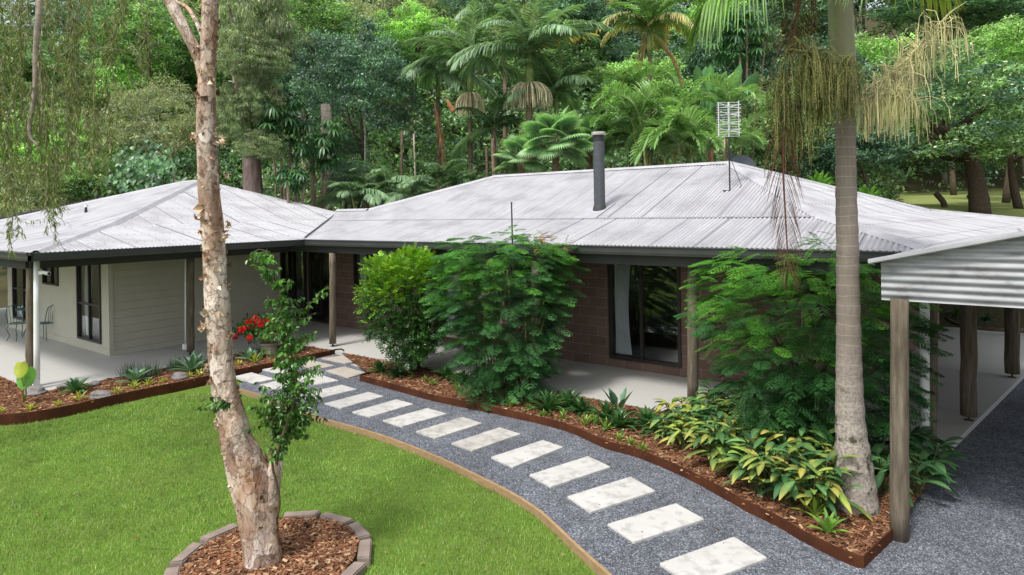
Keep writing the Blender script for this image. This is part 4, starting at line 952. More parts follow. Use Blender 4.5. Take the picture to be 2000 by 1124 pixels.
pf([(1640, -110, 0), (1690, -170, .1), (1740, -150, .2), (1800, -90, .3), (1850, -20, .3)], 50, .7, .028, .65, [(.15, .3, .05), (.2, .34, .05)], lift=.0, ctip=(.35, .36, .06))
pf([(1640, -110, 0), (1665, -150, -.6), (1700, -110, -1.2), (1725, -60, -1.6)], 34, .6, .028, .8, gp_, lift=0)
pf([(1640, -110, 0), (1640, -220, .4), (1620, -270, 1.0), (1600, -250, 1.9)], 46, .8, .03, .5, gp_); pf([(1640, -110, 0), (1600, -230, -.3), (1540, -280, -.5), (1450, -260, -.8)], 46, .8, .03, .5, gp_)
pf([(1640, -110, 0), (1700, -230, -.2), (1770, -290, -.3), (1860, -280, -.4)], 46, .8, .03, .5, gp_)
dead = [(.10, .05, .035), (.15, .075, .05), (.20, .105, .065), (.07, .035, .028)]
pf([(1634, -90, -.1), (1600, -80, -.2), (1570, -30, -.28), (1552, 60, -.3), (1540, 160, -.3), (1531, 260, -.3), (1530, 340, -.3), (1534, 420, -.3), (1538, 490, -.3), (1542, 535, -.3)], 96, .52, .0095, .45, dead, name='dead_frond', label='brown dead frond hanging down from the palm', lift=.05, sweep=(.5, .30), rach=.02, rcol=(.14, .065, .045), side_up=np.array([.05, -1, .1]))
pf([(1575, -60, -.28), (1556, 0, -.3), (1543, 60, -.3), (1538, 90, -.3)], 30, .45, .012, .2, [(.2, .16, .06), (.26, .2, .08)], name='dead_frond', lift=0, sweep=(.8, .8), rach=.012, rcol=(.2, .12, .07), side_up=np.array([.05, -1, .1]))
# inflorescences
def inflor(stems, strand_n, len_rng, cols, bead, label, spread=.06, th=.004):
    nb = NB(); tips = []
    for s_ in stems:
        path = catmull([PY(x, y, PYD + d_) for x, y, d_ in s_[0]], 5); nb.tube(path, np.linspace(s_[1], .006, len(path)), 7, s_[2]); path = np.array(path); k = len(path)
        for q in range(s_[3]):
            i = int(rs.uniform(.35, 1) * (k - 1)); b0 = path[i]; d = unit(rdir(1)[0] * np.array([1, .7, .5]) + np.array([0, 0, .15])); L = rs.uniform(.08, .30)
            p2 = [b0, b0 + d * L * .5 + [0, 0, .02], b0 + d * L]; nb.tube(p2, [.007, .005, .003], 5, s_[2], caps=False)
            for w_ in range(strand_n):
                f = rs.uniform(.15, 1); b1 = p2[0] * (1 - f) + p2[2] * f + rs.randn(3) * .01; ln = rs.uniform(*len_rng); dd = rs.randn(2) * spread * .8
                sp = [b1, b1 + np.array([dd[0], dd[1], -.12 * ln]), b1 + np.array([dd[0] * 1.5, dd[1] * 1.5, -.55 * ln]), b1 + np.array([dd[0] * 1.6, dd[1] * 1.6, -ln])]
                c = mixc(cols, 1)[0]; nb.tube(sp, th * .75, 3, c, caps=False)
                if bead:
                    m_ = int(ln / .021); tt = rs.uniform(0.05, 1, m_); bp = np.array(sp)[1] * (1 - tt)[:, None] + np.array(sp)[3] * tt[:, None] + rs.randn(m_, 3) * .006
                    r_ = .0065; V = bp[:, None] + np.array([[1, 0, 0], [-1, 0, 0], [0, 1, 0], [0, -1, 0], [0, 0, 1], [0, 0, -1]]) * r_
                    b = np.arange(m_)[:, None] * 6; F = np.concatenate([b + np.array([f_]) for f_ in ((0, 2, 4), (2, 1, 4), (1, 3, 4), (3, 0, 4), (2, 0, 5), (1, 2, 5), (3, 1, 5), (0, 3, 5))]); nb.add(V.reshape(-1, 3), F, np.repeat(mixc(cols, m_, .25), 6, 0))
    o = nb.build('inflorescence', M['leaf_dry'], palm, po); o['label'] = label
stc = (.30, .30, .14)
inflor([([(1636, 215, -.12), (1600, 165, -.25), (1560, 150, -.32), (1520, 175, -.35)], .016, stc, 26), ([(1640, 220, -.16), (1620, 130, -.3), (1590, 105, -.4), (1560, 100, -.45)], .014, stc, 22), ([(1650, 220, -.2), (1655, 130, -.35), (1640, 110, -.42)], .012, stc, 14), ([(1630, 200, -.1), (1560, 210, -.2), (1520, 235, -.2)], .012, stc, 10)],
       7, (.25, .62), [(.20, .215, .08), (.26, .26, .10), (.15, .17, .06), (.32, .30, .14)], True, 'olive green beaded fruit strands hanging left of the palm trunk')
cr = (.50, .46, .28)
inflor([([(1664, 210, -.05), (1690, 178, -.1), (1740, 145, -.12), (1790, 95, -.12), (1850, 30, -.1)], .02, cr, 38), ([(1664, 212, -.1), (1700, 190, -.2), (1745, 185, -.25), (1775, 205, -.25)], .02, cr, 22), ([(1662, 215, .05), (1690, 205, .2), (1730, 160, .3), (1770, 110, .3)], .014, cr, 18)],
       7, (.2, .5), [(.56, .50, .30), (.48, .46, .25), (.62, .55, .36), (.40, .42, .21)], False, 'cream flower strands spreading to the right of the palm trunk', th=.0045)

# ================================================================== SHRUBS
def spray_leaves(nb, P0, D, L, n, ll, lw, cols, r=rs, droop=.25, updir=None, grad=None, mi=0):
    """pinnate sprays: P0 (k,3) bases, D directions, n leaflet pairs each"""
    k = len(P0); t = np.linspace(.12, 1, n); D = unit(D)
    S = unit(np.cross(D, np.array([0, 0, 1.])) + 1e-6); N = np.cross(S, D)
    pos = P0[:, None] + D[:, None] * (L[:, None] * t)[..., None] - np.array([0, 0, 1.]) * (L[:, None] * droop * t ** 2)[..., None]
    tan = unit(D[:, None] - np.array([0, 0, 1.]) * (2 * droop * t)[None, :, None]); shape = np.sin(np.pi * (.12 + t * .8))[None, :] * .6 + .45
    base = mixc(cols, k, .2, r)
    if grad is not None: base = base * grad[0] + grad[1]
    for sg in (-1, 1):
        d = unit(S[:, None] * sg + tan * .55 + N[:, None] * .1 + r.randn(k, n, 3) * .1); Ln = ll * shape * np.ones((k, 1)) * r.uniform(.85, 1.15, (k, n))
        nb.leaves(pos.reshape(-1, 3), d.reshape(-1, 3), np.repeat(N, n, 0) + r.randn(k * n, 3) * .15, Ln.ravel(), lw, np.repeat(base, n, 0) * (1 + .1 * r.randn(k * n, 1)), mi=mi, bend=.12, fold=.1)
def shrub_stems(base, tips, col, nst, r0, spread, parent, name='stem'):
    nb = NB()
    for q in range(nst):
        b = base + np.array([rs.uniform(-spread, spread), rs.uniform(-spread, spread), -.05]); tp = tips[rs.randint(len(tips))]
        m_ = b * .5 + tp * .5 + np.array([(b - tp)[0] * .25, 0, .1]); p = catmull([b, m_, tp], 5); nb.tube(p, np.linspace(r0, r0 * .3, len(p)), 6, np.array(col) * rs.uniform(.7, 1.3))
    return nb.build(name, M['bark_att'], parent, base, True)
def shell(n, ctr, R, r=rs, zmin=-1, inner=.45, power=.5):
    d = unit(r.randn(n * 2, 3)); d = d[d[:, 2] > zmin][:n]; n = len(d)
    lump = 1 + .13 * np.sin(d[:, 0] * 7 + 1) * np.cos(d[:, 2] * 6) + .1 * np.sin(d[:, 1] * 9 + d[:, 2] * 5)
    rr = (inner + (1 - inner) * r.rand(n) ** power)[:, None] * lump[:, None]
    return ctr + d * R * rr, d
def px_shrub_cloud(outline, Y, depth, n, r=rs):
    """random points inside a traced outline given real depth: width taken from the outline, thickness from depth"""
    pl = np.array(outline, float); lo, hi = pl.min(0), pl.max(0); X = r.uniform(lo[0], hi[0], n * 3); Yp = r.uniform(lo[1], hi[1], n * 3); k = inpoly(X, Yp, pl); X, Yp = X[k][:n], Yp[k][:n]
    cx = np.array([0.5 * (min(a) + max(a)) for a in [[lo[0], hi[0]]]])[0]; n = len(X)
    u = (X - cx) / (hi[0] - lo[0]) * 2; lim = np.sqrt(np.clip(1 - u ** 2 * .8, .1, 1)); sg = r.uniform(-1, 1, n); sg = np.sign(sg) * np.abs(sg) ** .6
    dep = sg * lim * depth; pts = np.array([PY(x, y, Y) for x, y in zip(X, Yp)]); ctr = pts.mean(0); pts[:, 1] += dep
    out = pts - ctr; return pts, unit(out * np.array([1, 1.3, .8])), (hi[1] - Yp) / (hi[1] - lo[1])
# shrub 1: bright new growth on top
Y1 = 13.1; b1 = P(815, 724, -.03)
sh = thing('rounded_shrub', 'rounded shrub with lime yellow new growth on top and a dark short trunk', 'shrub', tuple(b1))
ol = [(728, 535), (745, 505), (775, 520), (800, 488), (835, 500), (862, 520), (868, 570), (872, 620), (862, 655), (835, 672), (815, 690), (785, 700), (760, 668), (738, 650), (716, 620), (708, 570)]
ol = [(738, 500), (765, 512), (790, 488), (815, 486), (850, 505), (866, 545), (872, 600), (868, 645), (850, 668), (835, 690), (795, 705), (768, 672), (730, 650), (712, 610), (706, 565), (722, 545), (718, 520)]
pts, d, hgt = px_shrub_cloud(ol, Y1, .75, 3900)
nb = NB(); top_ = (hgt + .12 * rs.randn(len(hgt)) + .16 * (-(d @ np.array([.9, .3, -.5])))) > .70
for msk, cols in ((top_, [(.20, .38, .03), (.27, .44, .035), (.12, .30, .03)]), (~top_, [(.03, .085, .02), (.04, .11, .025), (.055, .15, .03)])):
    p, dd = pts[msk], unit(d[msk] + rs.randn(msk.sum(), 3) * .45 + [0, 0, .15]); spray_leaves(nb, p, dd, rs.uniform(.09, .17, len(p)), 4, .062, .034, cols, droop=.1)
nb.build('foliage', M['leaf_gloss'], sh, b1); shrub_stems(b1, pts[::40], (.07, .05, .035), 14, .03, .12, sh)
# shrub 2: tall feathery, many canes
Y2 = 11.7; b2 = P(985, 762, -.03)
sh = thing('feathery_shrub', 'tall feathery shrub with fern like leaves and many bare canes, overlapping the gutter', 'shrub', tuple(b2))
def bipin(nb, P0, D, L, npin, nleaf, ll, lw, cols, droop=.3, plen=.42):
    k = len(P0); D = unit(D); Z = np.array([0, 0, 1.]); S = unit(np.cross(D, Z) + 1e-6); t = np.linspace(.22, 1, npin)
    pos = P0[:, None] + D[:, None] * (L[:, None] * t)[..., None] - Z * (L[:, None] * droop * t ** 2)[..., None]; tan = unit(D[:, None] - Z * (2 * droop * t)[None, :, None]); sh_ = np.sin(np.pi * (.22 + t * .68))
    cb_ = mixc(cols, k, .22)
    for sg in (-1, 1):
        pd = unit(S[:, None] * sg + tan * .7 + rs.randn(k, npin, 3) * .06); pl_ = (L[:, None] * plen * sh_[None]) * rs.uniform(.9, 1.1, (k, npin)); q = nb.n
        spray_leaves(nb, pos.reshape(-1, 3), pd.reshape(-1, 3), pl_.ravel(), nleaf, ll, lw, cols, droop=.22); m__ = nb.n - q
        # one leaf, one tone
        tot = 2 * k * npin * nleaf * 4; cc_ = np.repeat(cb_, npin * nleaf * 4, 0)
        nb.C[-1] = cc_ * (1 + .08 * rs.randn(len(cc_), 1)); nb.C[-2] = cc_ * (1 + .08 * rs.randn(len(cc_), 1))
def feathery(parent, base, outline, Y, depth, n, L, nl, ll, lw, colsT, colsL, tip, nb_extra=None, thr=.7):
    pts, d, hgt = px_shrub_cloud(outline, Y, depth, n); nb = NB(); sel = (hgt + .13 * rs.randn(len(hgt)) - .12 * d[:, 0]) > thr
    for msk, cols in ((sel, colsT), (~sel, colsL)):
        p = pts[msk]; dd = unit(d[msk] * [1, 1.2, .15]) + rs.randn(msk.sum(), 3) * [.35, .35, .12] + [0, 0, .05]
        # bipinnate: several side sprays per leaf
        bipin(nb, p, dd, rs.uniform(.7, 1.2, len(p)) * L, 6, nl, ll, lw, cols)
    return pts, nb
ol = [(880, 480), (905, 462), (950, 470), (985, 455), (1030, 458), (1062, 470), (1090, 480), (1112, 515), (1092, 545), (1112, 560), (1085, 590), (1080, 625), (1062, 660), (1060, 700), (1040, 735), (1005, 762), (950, 765), (925, 740), (922, 700), (905, 655), (880, 620), (868, 580), (858, 540), (868, 510)]
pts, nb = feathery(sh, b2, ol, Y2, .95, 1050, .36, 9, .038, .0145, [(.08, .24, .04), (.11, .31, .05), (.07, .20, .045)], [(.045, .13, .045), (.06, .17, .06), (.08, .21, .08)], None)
for q in range(26):
    x, y = rs.uniform(1030, 1110), rs.uniform(460, 520); p = np.tile(PY(x, y, Y2 - .5), (3, 1)); spray_leaves(nb, p, unit(rs.randn(3, 3) * .5 + [.9, 0, .3]), np.full(3, .2), 10, .05, .013, [(.30, .20, .05), (.34, .14, .06), (.25, .28, .05)])
nb.build('foliage', M['leaf_gloss'], sh, b2)
nb = NB()
for q in range(46):
    bx = b2 + np.array([rs.uniform(-.55, .5), rs.uniform(-.3, .3), -.05]); tp = PY(rs.uniform(890, 1070), rs.uniform(520, 620), Y2 + rs.uniform(-.5, .5)); mm = bx * .6 + tp * .4 + [0, 0, .1]; nb.tube(catmull([bx, mm, tp], 4), np.linspace(.017, .008, 9), 6, mixc([(.16, .12, .06), (.10, .09, .04), (.22, .17, .10)], 1)[0])
nb.build('stem', M['bark_att'], sh, b2, True)
# shrub 3
Y3 = 8.7; b3 = P(1560, 862, -.03)
sh = thing('spreading_feathery_shrub', 'wide spreading shrub with bright green ferny leaves, behind the palm trunk', 'shrub', tuple(b3))
ol = [(1420, 540), (1395, 505), (1450, 510), (1500, 515), (1545, 492), (1600, 505), (1640, 498), (1695, 502), (1720, 525), (1740, 560), (1750, 590), (1748, 640), (1735, 680), (1725, 720), (1712, 755), (1690, 785), (1640, 800), (1600, 790), (1570, 800), (1500, 790), (1460, 800), (1440, 770), (1480, 740), (1450, 700), (1420, 690), (1440, 650), (1395, 640), (1365, 618), (1420, 610), (1400, 580)]
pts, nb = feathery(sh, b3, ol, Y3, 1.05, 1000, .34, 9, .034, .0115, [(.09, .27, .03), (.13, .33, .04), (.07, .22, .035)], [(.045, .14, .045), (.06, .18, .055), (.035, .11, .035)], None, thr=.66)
for (x, y, dx) in [(1372, 678, 0), (1400, 660, 0), (1385, 600, 0), (1400, 560, 0), (1375, 606, 0), (1415, 500, 0), (1560, 480, 0), (1430, 640, 0), (1580, 470, 0)]:
    for q in range(6):
        x2 = x + rs.uniform(0, 60); p = np.tile(PY(x2 + 20, y + rs.uniform(-14, 14), Y3 - .5 + rs.uniform(-.3, .3)), (2, 1)); spray_leaves(nb, p, unit(rs.randn(2, 3) * .3 + [-1, 0, .1]), np.full(2, .28), 14, .045, .012, [(.10, .28, .03), (.14, .34, .04)])
for q in range(420):
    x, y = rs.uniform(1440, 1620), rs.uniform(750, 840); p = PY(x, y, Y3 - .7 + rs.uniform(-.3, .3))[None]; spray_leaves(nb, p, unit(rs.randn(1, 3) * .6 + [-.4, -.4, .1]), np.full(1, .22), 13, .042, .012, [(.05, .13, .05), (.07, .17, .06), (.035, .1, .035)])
nb.build('foliage', M['leaf'], sh, b3); shrub_stems(b3, pts[::50], (.08, .055, .04), 22, .022, .3, sh)

# ================================================================== BED PLANTS
def rosette(name, label, cat, loc, n, L, W, el, droop, cols, group=None, prof='leaf', seg=5, ctip=None, mat_='leaf_gloss', crease=.3, jl=.2, mid=None):
    nb = NB(); a = np.arange(n) * 2.399 + rs.uniform(0, 6); elv = np.radians(np.linspace(el[1], el[0], n)) + rs.randn(n) * .08
    D = np.stack([np.cos(a) * np.cos(elv), np.sin(a) * np.cos(elv), np.sin(elv)], 1); loc = np.array(loc, float)
    nb.blades(loc + D * [.02, .02, 0], D, L * rs.uniform(1 - jl, 1 + jl * .6, n), W, mixc(cols, n, .12), seg=seg, droop=droop, prof=prof, crease=crease, ctip=ctip, mid=mid)
    nb.tube([loc - [0, 0, .06], loc + [0, 0, .02]], [W * .6, W * .35], 7, np.mean(cols, 0) * .8)
    return tag(nb.build(name, M[mat_], origin=tuple(loc)), label, cat, group)
G_ = lambda x, y, z=-.01: P(x, y, z)
agc = [(.13, .25, .16), (.17, .31, .21), (.10, .20, .13)]
for x, y, L, lab in [(263, 748, .34, 'blue green agave below the fine grass tuft, left bed'), (374, 726, .42, 'large blue green agave at the foot of the middle veranda post'), (148, 766, .30, 'dark green agave between two grey rocks in the left bed'), (487, 704, .30, 'blue green agave just right of the paperbark trunk')]:
    rosette('agave', lab, 'agave', G_(x, y), 17, L * 1.25, .1, (18, 78), .22, agc if x != 148 else [(.07, .18, .07), (.05, .13, .05)], 'agaves in the left bed', 'agave', 7)
ylw = [(.38, .42, .05), (.48, .50, .08), (.30, .36, .05)]; lime = [(.22, .34, .05), (.28, .40, .07), (.14, .26, .04)]
bl = [(155, 782, .24, 'yellow bromeliad under the dark agave, left bed'), (113, 792, .13, 'tiny yellow bromeliad left of the yellow bromeliad and dark agave'), (60, 800, .16, 'yellow green seedling near the left steel edging below the taro'), (0, 806, .14, 'yellow leaves cut by the left edge of the picture'), (228, 768, .17, 'small yellow green bromeliad beside the flat rock, left bed'), (262, 758, .21, 'yellow bromeliad in front of the second agave, left bed'), (290, 752, .17, 'thin yellow bromeliad right of the second agave'), (320, 746, .12, 'low yellow plant in open mulch between two agaves'), (368, 737, .16, 'yellow bromeliad in front of the large agave'), (390, 733, .20, 'yellow bromeliad next to the paperbark trunk on its left'), (468, 713, .16, 'small yellow bromeliad right of the paperbark trunk'), (497, 708, .30, 'bright yellow bromeliad with long leaves, left of the flower urn')]
for x, y, L, lab in bl: rosette('bromeliad', lab, 'bromeliad', G_(x, y), 14, L, .026, (25, 80), .25, ylw, 'yellow bromeliads in the left bed', 'strap', 4)
br_ = [(805, 738, .13), (830, 745, .14), (845, 752, .14), (893, 765, .2), (932, 775, .2), (998, 795, .19), (1032, 800, .12), (1063, 812, .12), (1100, 820, .2), (1143, 830, .22), (1160, 826, .17), (1183, 840, .22), (1210, 862, .16), (1232, 870, .14), (1255, 880, .14)]
wh = ['near the tip of the right bed', 'second from the tip of the right bed', 'beside the steel edging under the rounded shrub', 'left of the feathery shrub base', 'right at the feathery shrub base', 'alone in front of the feathery shrub', 'just left of the big strappy clump', 'low in front of the strappy clump', 'bright, in front of the two strappy clumps', 'bright lime, left of a pair', 'bright lime, right of a pair', 'tall and spindly, near the edging', 'where the striped leaf mass begins', 'at the left end of the striped leaf mass', 'tucked under the yellowing striped leaves']
for (x, y, L), t_ in zip(br_, wh): rosette('bromeliad', 'lime green bromeliad ' + t_, 'bromeliad', G_(x, y), 12, L, .026, (35, 85), .2, lime, 'lime bromeliads in the right bed', 'strap', 4)
rosette('bromeliad', 'fresh green bromeliad at the left of the palm base', 'bromeliad', G_(1592, 1010), 14, .34, .042, (35, 85), .25, lime, 'lime bromeliads in the right bed', 'strap', 5)
rosette('bromeliad', 'green bromeliad in front of the palm base, nearest the corner', 'bromeliad', G_(1617, 1040), 14, .28, .042, (20, 80), .25, [(.12, .26, .05), (.18, .34, .06)], 'lime bromeliads in the right bed', 'strap', 5)
dk = [(.03, .085, .028), (.045, .12, .035), (.06, .15, .04)]
cl = [(742, 727, .36, 'dark strappy plant at the very tip of the right bed'), (775, 735, .34, 'dark spiky plant second from the tip of the right bed'), (872, 738, .42, 'dark strappy clump between the two tall shrubs'), (905, 748, .36, 'dark strappy clump left of the feathery shrub'), (1070, 802, .50, 'arching strappy clump right of the feathery shrub'), (1112, 796, .42, 'upright strappy clump right of the arching one'), (1135, 805, .36, 'small strappy clump at the patio edge'), (1185, 820, .42, 'leafy dark clump left of the middle patio post'), (1212, 835, .40, 'broad leaved clump with pale leaves near the post'), (1265, 832, .42, 'dark strappy clump nearest left of the patio post'), (1290, 846, .40, 'strappy clump in front of the patio post with an orange leaf')]
for x, y, L, lab in cl: rosette('strappy_plant', lab, 'strappy plant', G_(x, y), 34, L * 1.15, .048, (15, 85), .42, dk, 'dark strappy plants in the right bed', 'strap', 6)
nb = NB(); lc = G_(1208, 812); n = 12; a = rs.uniform(0, 6.28, n); D = unit(np.stack([np.cos(a) * .5, np.sin(a) * .5, np.ones(n)], 1)); nb.blades(np.tile(lc, (n, 1)), D, rs.uniform(.4, .62, n), .11, mixc([(.10, .19, .12), (.14, .25, .16)], n), seg=8, droop=.15, prof='petiole'); tag(nb.build('broadleaf_plant', M['leaf_gloss'], origin=tuple(lc)), 'upright pale silvery leaved plant standing above the strappy clumps', 'plant')
# grass tufts
for x, y, lab in [(255, 735, 'fine blue green grass tuft behind the second agave'), (295, 735, 'loose thin grass tuft to the right of the fine tuft'), (345, 722, 'sprawling grass left of the large agave'), (385, 716, 'thin grass spikes behind the large agave')]:
    nb = NB(); lc = G_(x, y); n = 150; a = rs.uniform(0, 6.28, n); D = unit(np.stack([np.cos(a) * .5, np.sin(a) * .5, rs.uniform(.7, 1.8, n)], 1)); nb.blades(lc + rs.randn(n, 3) * [.09, .09, 0], D, rs.uniform(.2, .42, n), .008, mixc([(.07, .14, .07), (.11, .18, .09), (.05, .11, .05)], n), seg=3, droop=.15, prof='spike')
    tag(nb.build('grass_tuft', M['leaf'], origin=tuple(lc)), lab, 'grass tuft', 'grass tufts in the left bed')
# taro
lc = G_(46, 788); t = thing('taro_plant', 'young taro with one upright yellow leaf and one round green leaf', 'plant', tuple(lc))
def bigleaf(c, w_, h_, nrm_, col, name):
    nb = NB(); V = [c]; k = 22; nn = unit(np.array(nrm_)); x = unit(np.cross([0, 0, 1.], nn)); y = np.cross(nn, x)
    for q in range(k):
        a = q * 2 * math.pi / k; r_ = 1 - .35 * max(0, math.cos(a - math.pi / 2)) ** 14 + .15 * max(0, math.cos(a + math.pi / 2)) ** 6; V.append(c + x * w_ * r_ * math.cos(a) + y * h_ * r_ * math.sin(a) - nn * .03 * math.cos(2 * a) - nn * .02)
    nb.add(V, [(0, 1 + q, 1 + (q + 1) % k) for q in range(k)], col); return nb.build(name, M['leaf'], t, lc, True)
yy = lc[1]
bigleaf(PY(49, 735, yy), .155, .20, (.2, -1, .35), (.13, .34, .05), 'leaf'); bigleaf(PY(40, 720, yy - .12), .10, .15, (.5, -1, .5), (.42, .48, .06), 'leaf')
nb = NB(); nb.tube([lc, PY(51, 770, yy), PY(50, 748, yy)], [.022, .014, .01], 7, (.3, .38, .08)); nb.tube([lc, PY(46, 760, yy - .05), PY(42, 735, yy - .1)], [.015, .01, .008], 6, (.35, .4, .1)); nb.build('stalk', M['leaf'], t, lc, True)
# rocks
for x, y, r_, sx, lab in [(127, 757, .13, 1.0, 'upright grey rock beside the patio edge, left bed'), (182, 752, .10, 1.2, 'pinkish rock against the patio edge, left bed'), (200, 775, .13, 1.5, 'flat dark rock near the left steel edging'), (352, 738, .13, 1.2, 'dark rock in front of the large agave'), (66, 768, .15, 1.5, 'pale rock at the foot of the white downpipe'), (290, 733, .10, 1.4, 'small pale rock among the grass tufts')]:
    bm = bmesh.new(); bmesh.ops.create_icosphere(bm, subdivisions=3, radius=r_)
    o_ = rnd.random() * 9
    for v in bm.verts:
        c = v.co; f = 1 + .22 * math.sin(c.x * 19 + o_) * math.cos(c.y * 23 + o_) + .1 * math.sin(c.z * 41 + o_); v.co = Vector((c.x * f * sx, c.y * f, c.z * f * .62))
    me = bpy.data.meshes.new('rock'); bm.to_mesh(me); bm.free(); me.materials.append(M['rock']); ob = bpy.data.objects.new('rock', me); COL.objects.link(ob); q = P(x, y, 0); ob.location = (q[0], q[1], .02); ob.rotation_euler = (0, 0, o_)
    tag(ob, lab, 'rock', 'rocks in the left bed')
# calathea mass
cala = [(.045, .12, .045), (.065, .155, .055), (.09, .20, .075), (.035, .09, .038)]; cyel = [(.24, .29, .07), (.18, .26, .06), (.30, .27, .07), (.14, .22, .06)]
def calathea(loc, n, L, W, yel, label, h=.3):
    nb = NB(); loc = np.array(loc, float); a = rs.uniform(0, 6.28, n); elv = np.radians(rs.uniform(25, 88, n)); D = np.stack([np.cos(a) * np.cos(elv), np.sin(a) * np.cos(elv), np.sin(elv)], 1)
    # petiole then bent lamina
    pl = rs.uniform(.45, 1.15, n) * h; tip = loc + D * pl[:, None] * [.6, .6, 1] + [0, 0, .02]
    for i in range(n): nb.tube([loc + rs.randn(3) * [.04, .04, 0], loc * .4 + tip[i] * .6 + [0, 0, .03], tip[i]], .005, 4, (.08, .10, .035), caps=False)
    az = a + rs.randn(n) * .5; e2 = rs.uniform(-.35, .75, n); D2 = unit(np.stack([np.cos(az), np.sin(az), e2], 1))
    c = mixc(cala, n, .15); ym = rs.rand(n) < yel; c[ym] = mixc(cyel, n, .15)[ym]; ct = c.copy(); tm = rs.rand(n) < yel * .8; ct[tm] = (.28, .27, .06)
    nb.blades(tip, D2, L * rs.uniform(.7, 1.15, n), W * rs.uniform(.75, 1.15, n), c, seg=7, droop=.28, prof='leaf', crease=.22, ctip=ct, mid=1.7)
    return tag(nb.build('striped_leaf_plant', M['stripe'], origin=tuple(loc)), label, 'striped leaf plant', 'striped leaf plants around the palm')
def stripem():
    m = leafmat('striped_foliage', .38, .2, .5); nt = m.node_tree; return m
M['stripe'] = stripem()
rgn = [(1285, 838), (1330, 815), (1395, 806), (1470, 815), (1560, 850), (1625, 880), (1640, 940), (1632, 1000), (1590, 1005), (1530, 985), (1450, 948), (1375, 905), (1305, 875)]
pl = np.array(rgn); cnt = 0; placed = []
while cnt < 100:
    x, y = rs.uniform(1285, 1640), rs.uniform(806, 1003)
    if not inpoly(np.array([x]), np.array([y]), rgn)[0] or any(abs(x - a) < 17 and abs(y - b) < 8 for a, b in placed): 
        cnt += .02; continue
    placed.append((x, y)); near = x < 1450; yel = .55 if x < 1380 else (.42 if y > 890 else .22)
    lab = 'yellowing striped leaf plant at the left end of the mass, near the patio post' if x < 1380 else ('striped leaf plant with yellow tipped leaves along the steel edging' if y > 905 else 'dark green striped leaf plant in the thick of the mass')
    calathea(G_(x, y), 15 if x < 1400 else 22, .26, .082, yel, lab, .28 if x < 1380 else .46); cnt += 1
for x, y in [(1700, 915), (1730, 930), (1795, 925), (1722, 965), (1790, 965), (1815, 945), (1770, 905), (1710, 880), (1815, 915)]: calathea(P(x, y, -.02), 18, .34, .105, .02, 'large dark striped leaf plant between the palm and the carport post', .40)

# ---- flower urn
ul = P(526, 690, 0); t = thing('flower_urn', 'round ochre pot on a stone pedestal overflowing with red geraniums', 'flower pot', tuple(ul))
nb = NB(); nb.tube([(0, 0, 0), (0, 0, .05), (0, 0, .06), (0, 0, .18), (0, 0, .20), (0, 0, .25)], [.22, .22, .19, .18, .21, .21], 20); nb.build('pedestal', M['urn_base'], t, smooth=False)
nb = NB(); zz = [.255, .28, .34, .42, .48, .50, .52, .50, .44]; nb.tube([(0, 0, z) for z in zz], [.10, .16, .25, .30, .31, .33, .33, .29, .26], 28); nb.build('bowl', M['urn'], t, smooth=True)
fl_ = NB(); p, d = shell(1500, np.array([-.05, 0, .62]), np.array([.66, .5, .26]), zmin=-.6); fl_.leaves(p, unit(d + rs.randn(len(p), 3) * .6), rdir(len(p), 1), .085, .08, mixc([(.04, .12, .04), (.07, .18, .06), (.10, .22, .09)], len(p)))
for q in range(40): a = rs.uniform(0, 6.28); sprig(fl_, [(.3 * math.cos(a), .3 * math.sin(a), .52), (.42 * math.cos(a), .42 * math.sin(a), .45), (.45 * math.cos(a), .45 * math.sin(a), .30)], 6, .06, .055, [(.06, .15, .05)], stem=.003)
fl_.build('foliage', M['leaf'], t)
for q in range(30):
    a = rs.uniform(0, 6.28); r_ = rs.uniform(.1, .72); fc = np.array([r_ * math.cos(a) - .1, -abs(r_ * math.sin(a)) * .7 - .1, rs.uniform(.62, .98) - r_ * .3]); nb = NB(); p, d = shell(70, fc, np.array([.07, .06, .055])); nb.leaves(p, unit(d + rs.randn(len(p), 3) * .5), rdir(len(p)), .035, .035, mixc([(.6, .012, .02), (.75, .03, .04), (.4, .008, .015)], len(p))); nb.build('flower', M['leaf_dry'], t)
# garden tap
q = hst(-16.2, 9.55); 
t = thing('garden_tap', 'small garden tap on a thin upright pipe against the weatherboards', 'tap', (q[0], q[1], 0)); nb = NB(); nb.tube([(0, 0, 0), (0, 0, .62)], .015, 8); nb.build('riser', M['black'], t); nb = NB(); nb.bar((-.04, 0, .62), (.08, -.05, .62), .03, .03); nb.bar((0, 0, .63), (0, 0, .69), .015, .015); nb.bar((-.03, 0, .69), (.03, 0, .69), .02, .01); nb.build('spout', M['flue_cap'], t)

# ---- lawn grass (real blades, thinning with distance)
lp = [tuple(p[:2]) for p in timber] + [(2.4, 3.5), (-9, 3.5), (-18, 8)] + [tuple(p[:2]) for p in left_line[:-8]]
lpoly = [tuple(p[:2]) for p in timber[:-3]] + [(1.7, 4.2), (-6.5, 4.2), (-12, 9.5)] + [tuple(p[:2]) for p in left_line if p[0] < -6.6]
r = np.random.RandomState(5); nblade = 420000; X = r.uniform(-11.5, 1.8, nblade); Y = r.uniform(4.6, 14.5, nblade)
keep = inpoly(X, Y, lpoly) & ((X - RC[0]) ** 2 + (Y - RC[1]) ** 2 > (RR + .16) ** 2) & (np.abs(X) / Y < .86) & (r.rand(nblade) < np.clip(7.5 / Y, 0, 1) ** 1.2); X, Y = X[keep], Y[keep]; n = len(X)
sc1 = 1 + .25 * np.sin(X * 2.1 + 1.3 * np.sin(Y * 1.7)) * np.cos(Y * 2.6 + X); a = r.uniform(0, 6.28, n); lean = r.uniform(.15, .9, n)
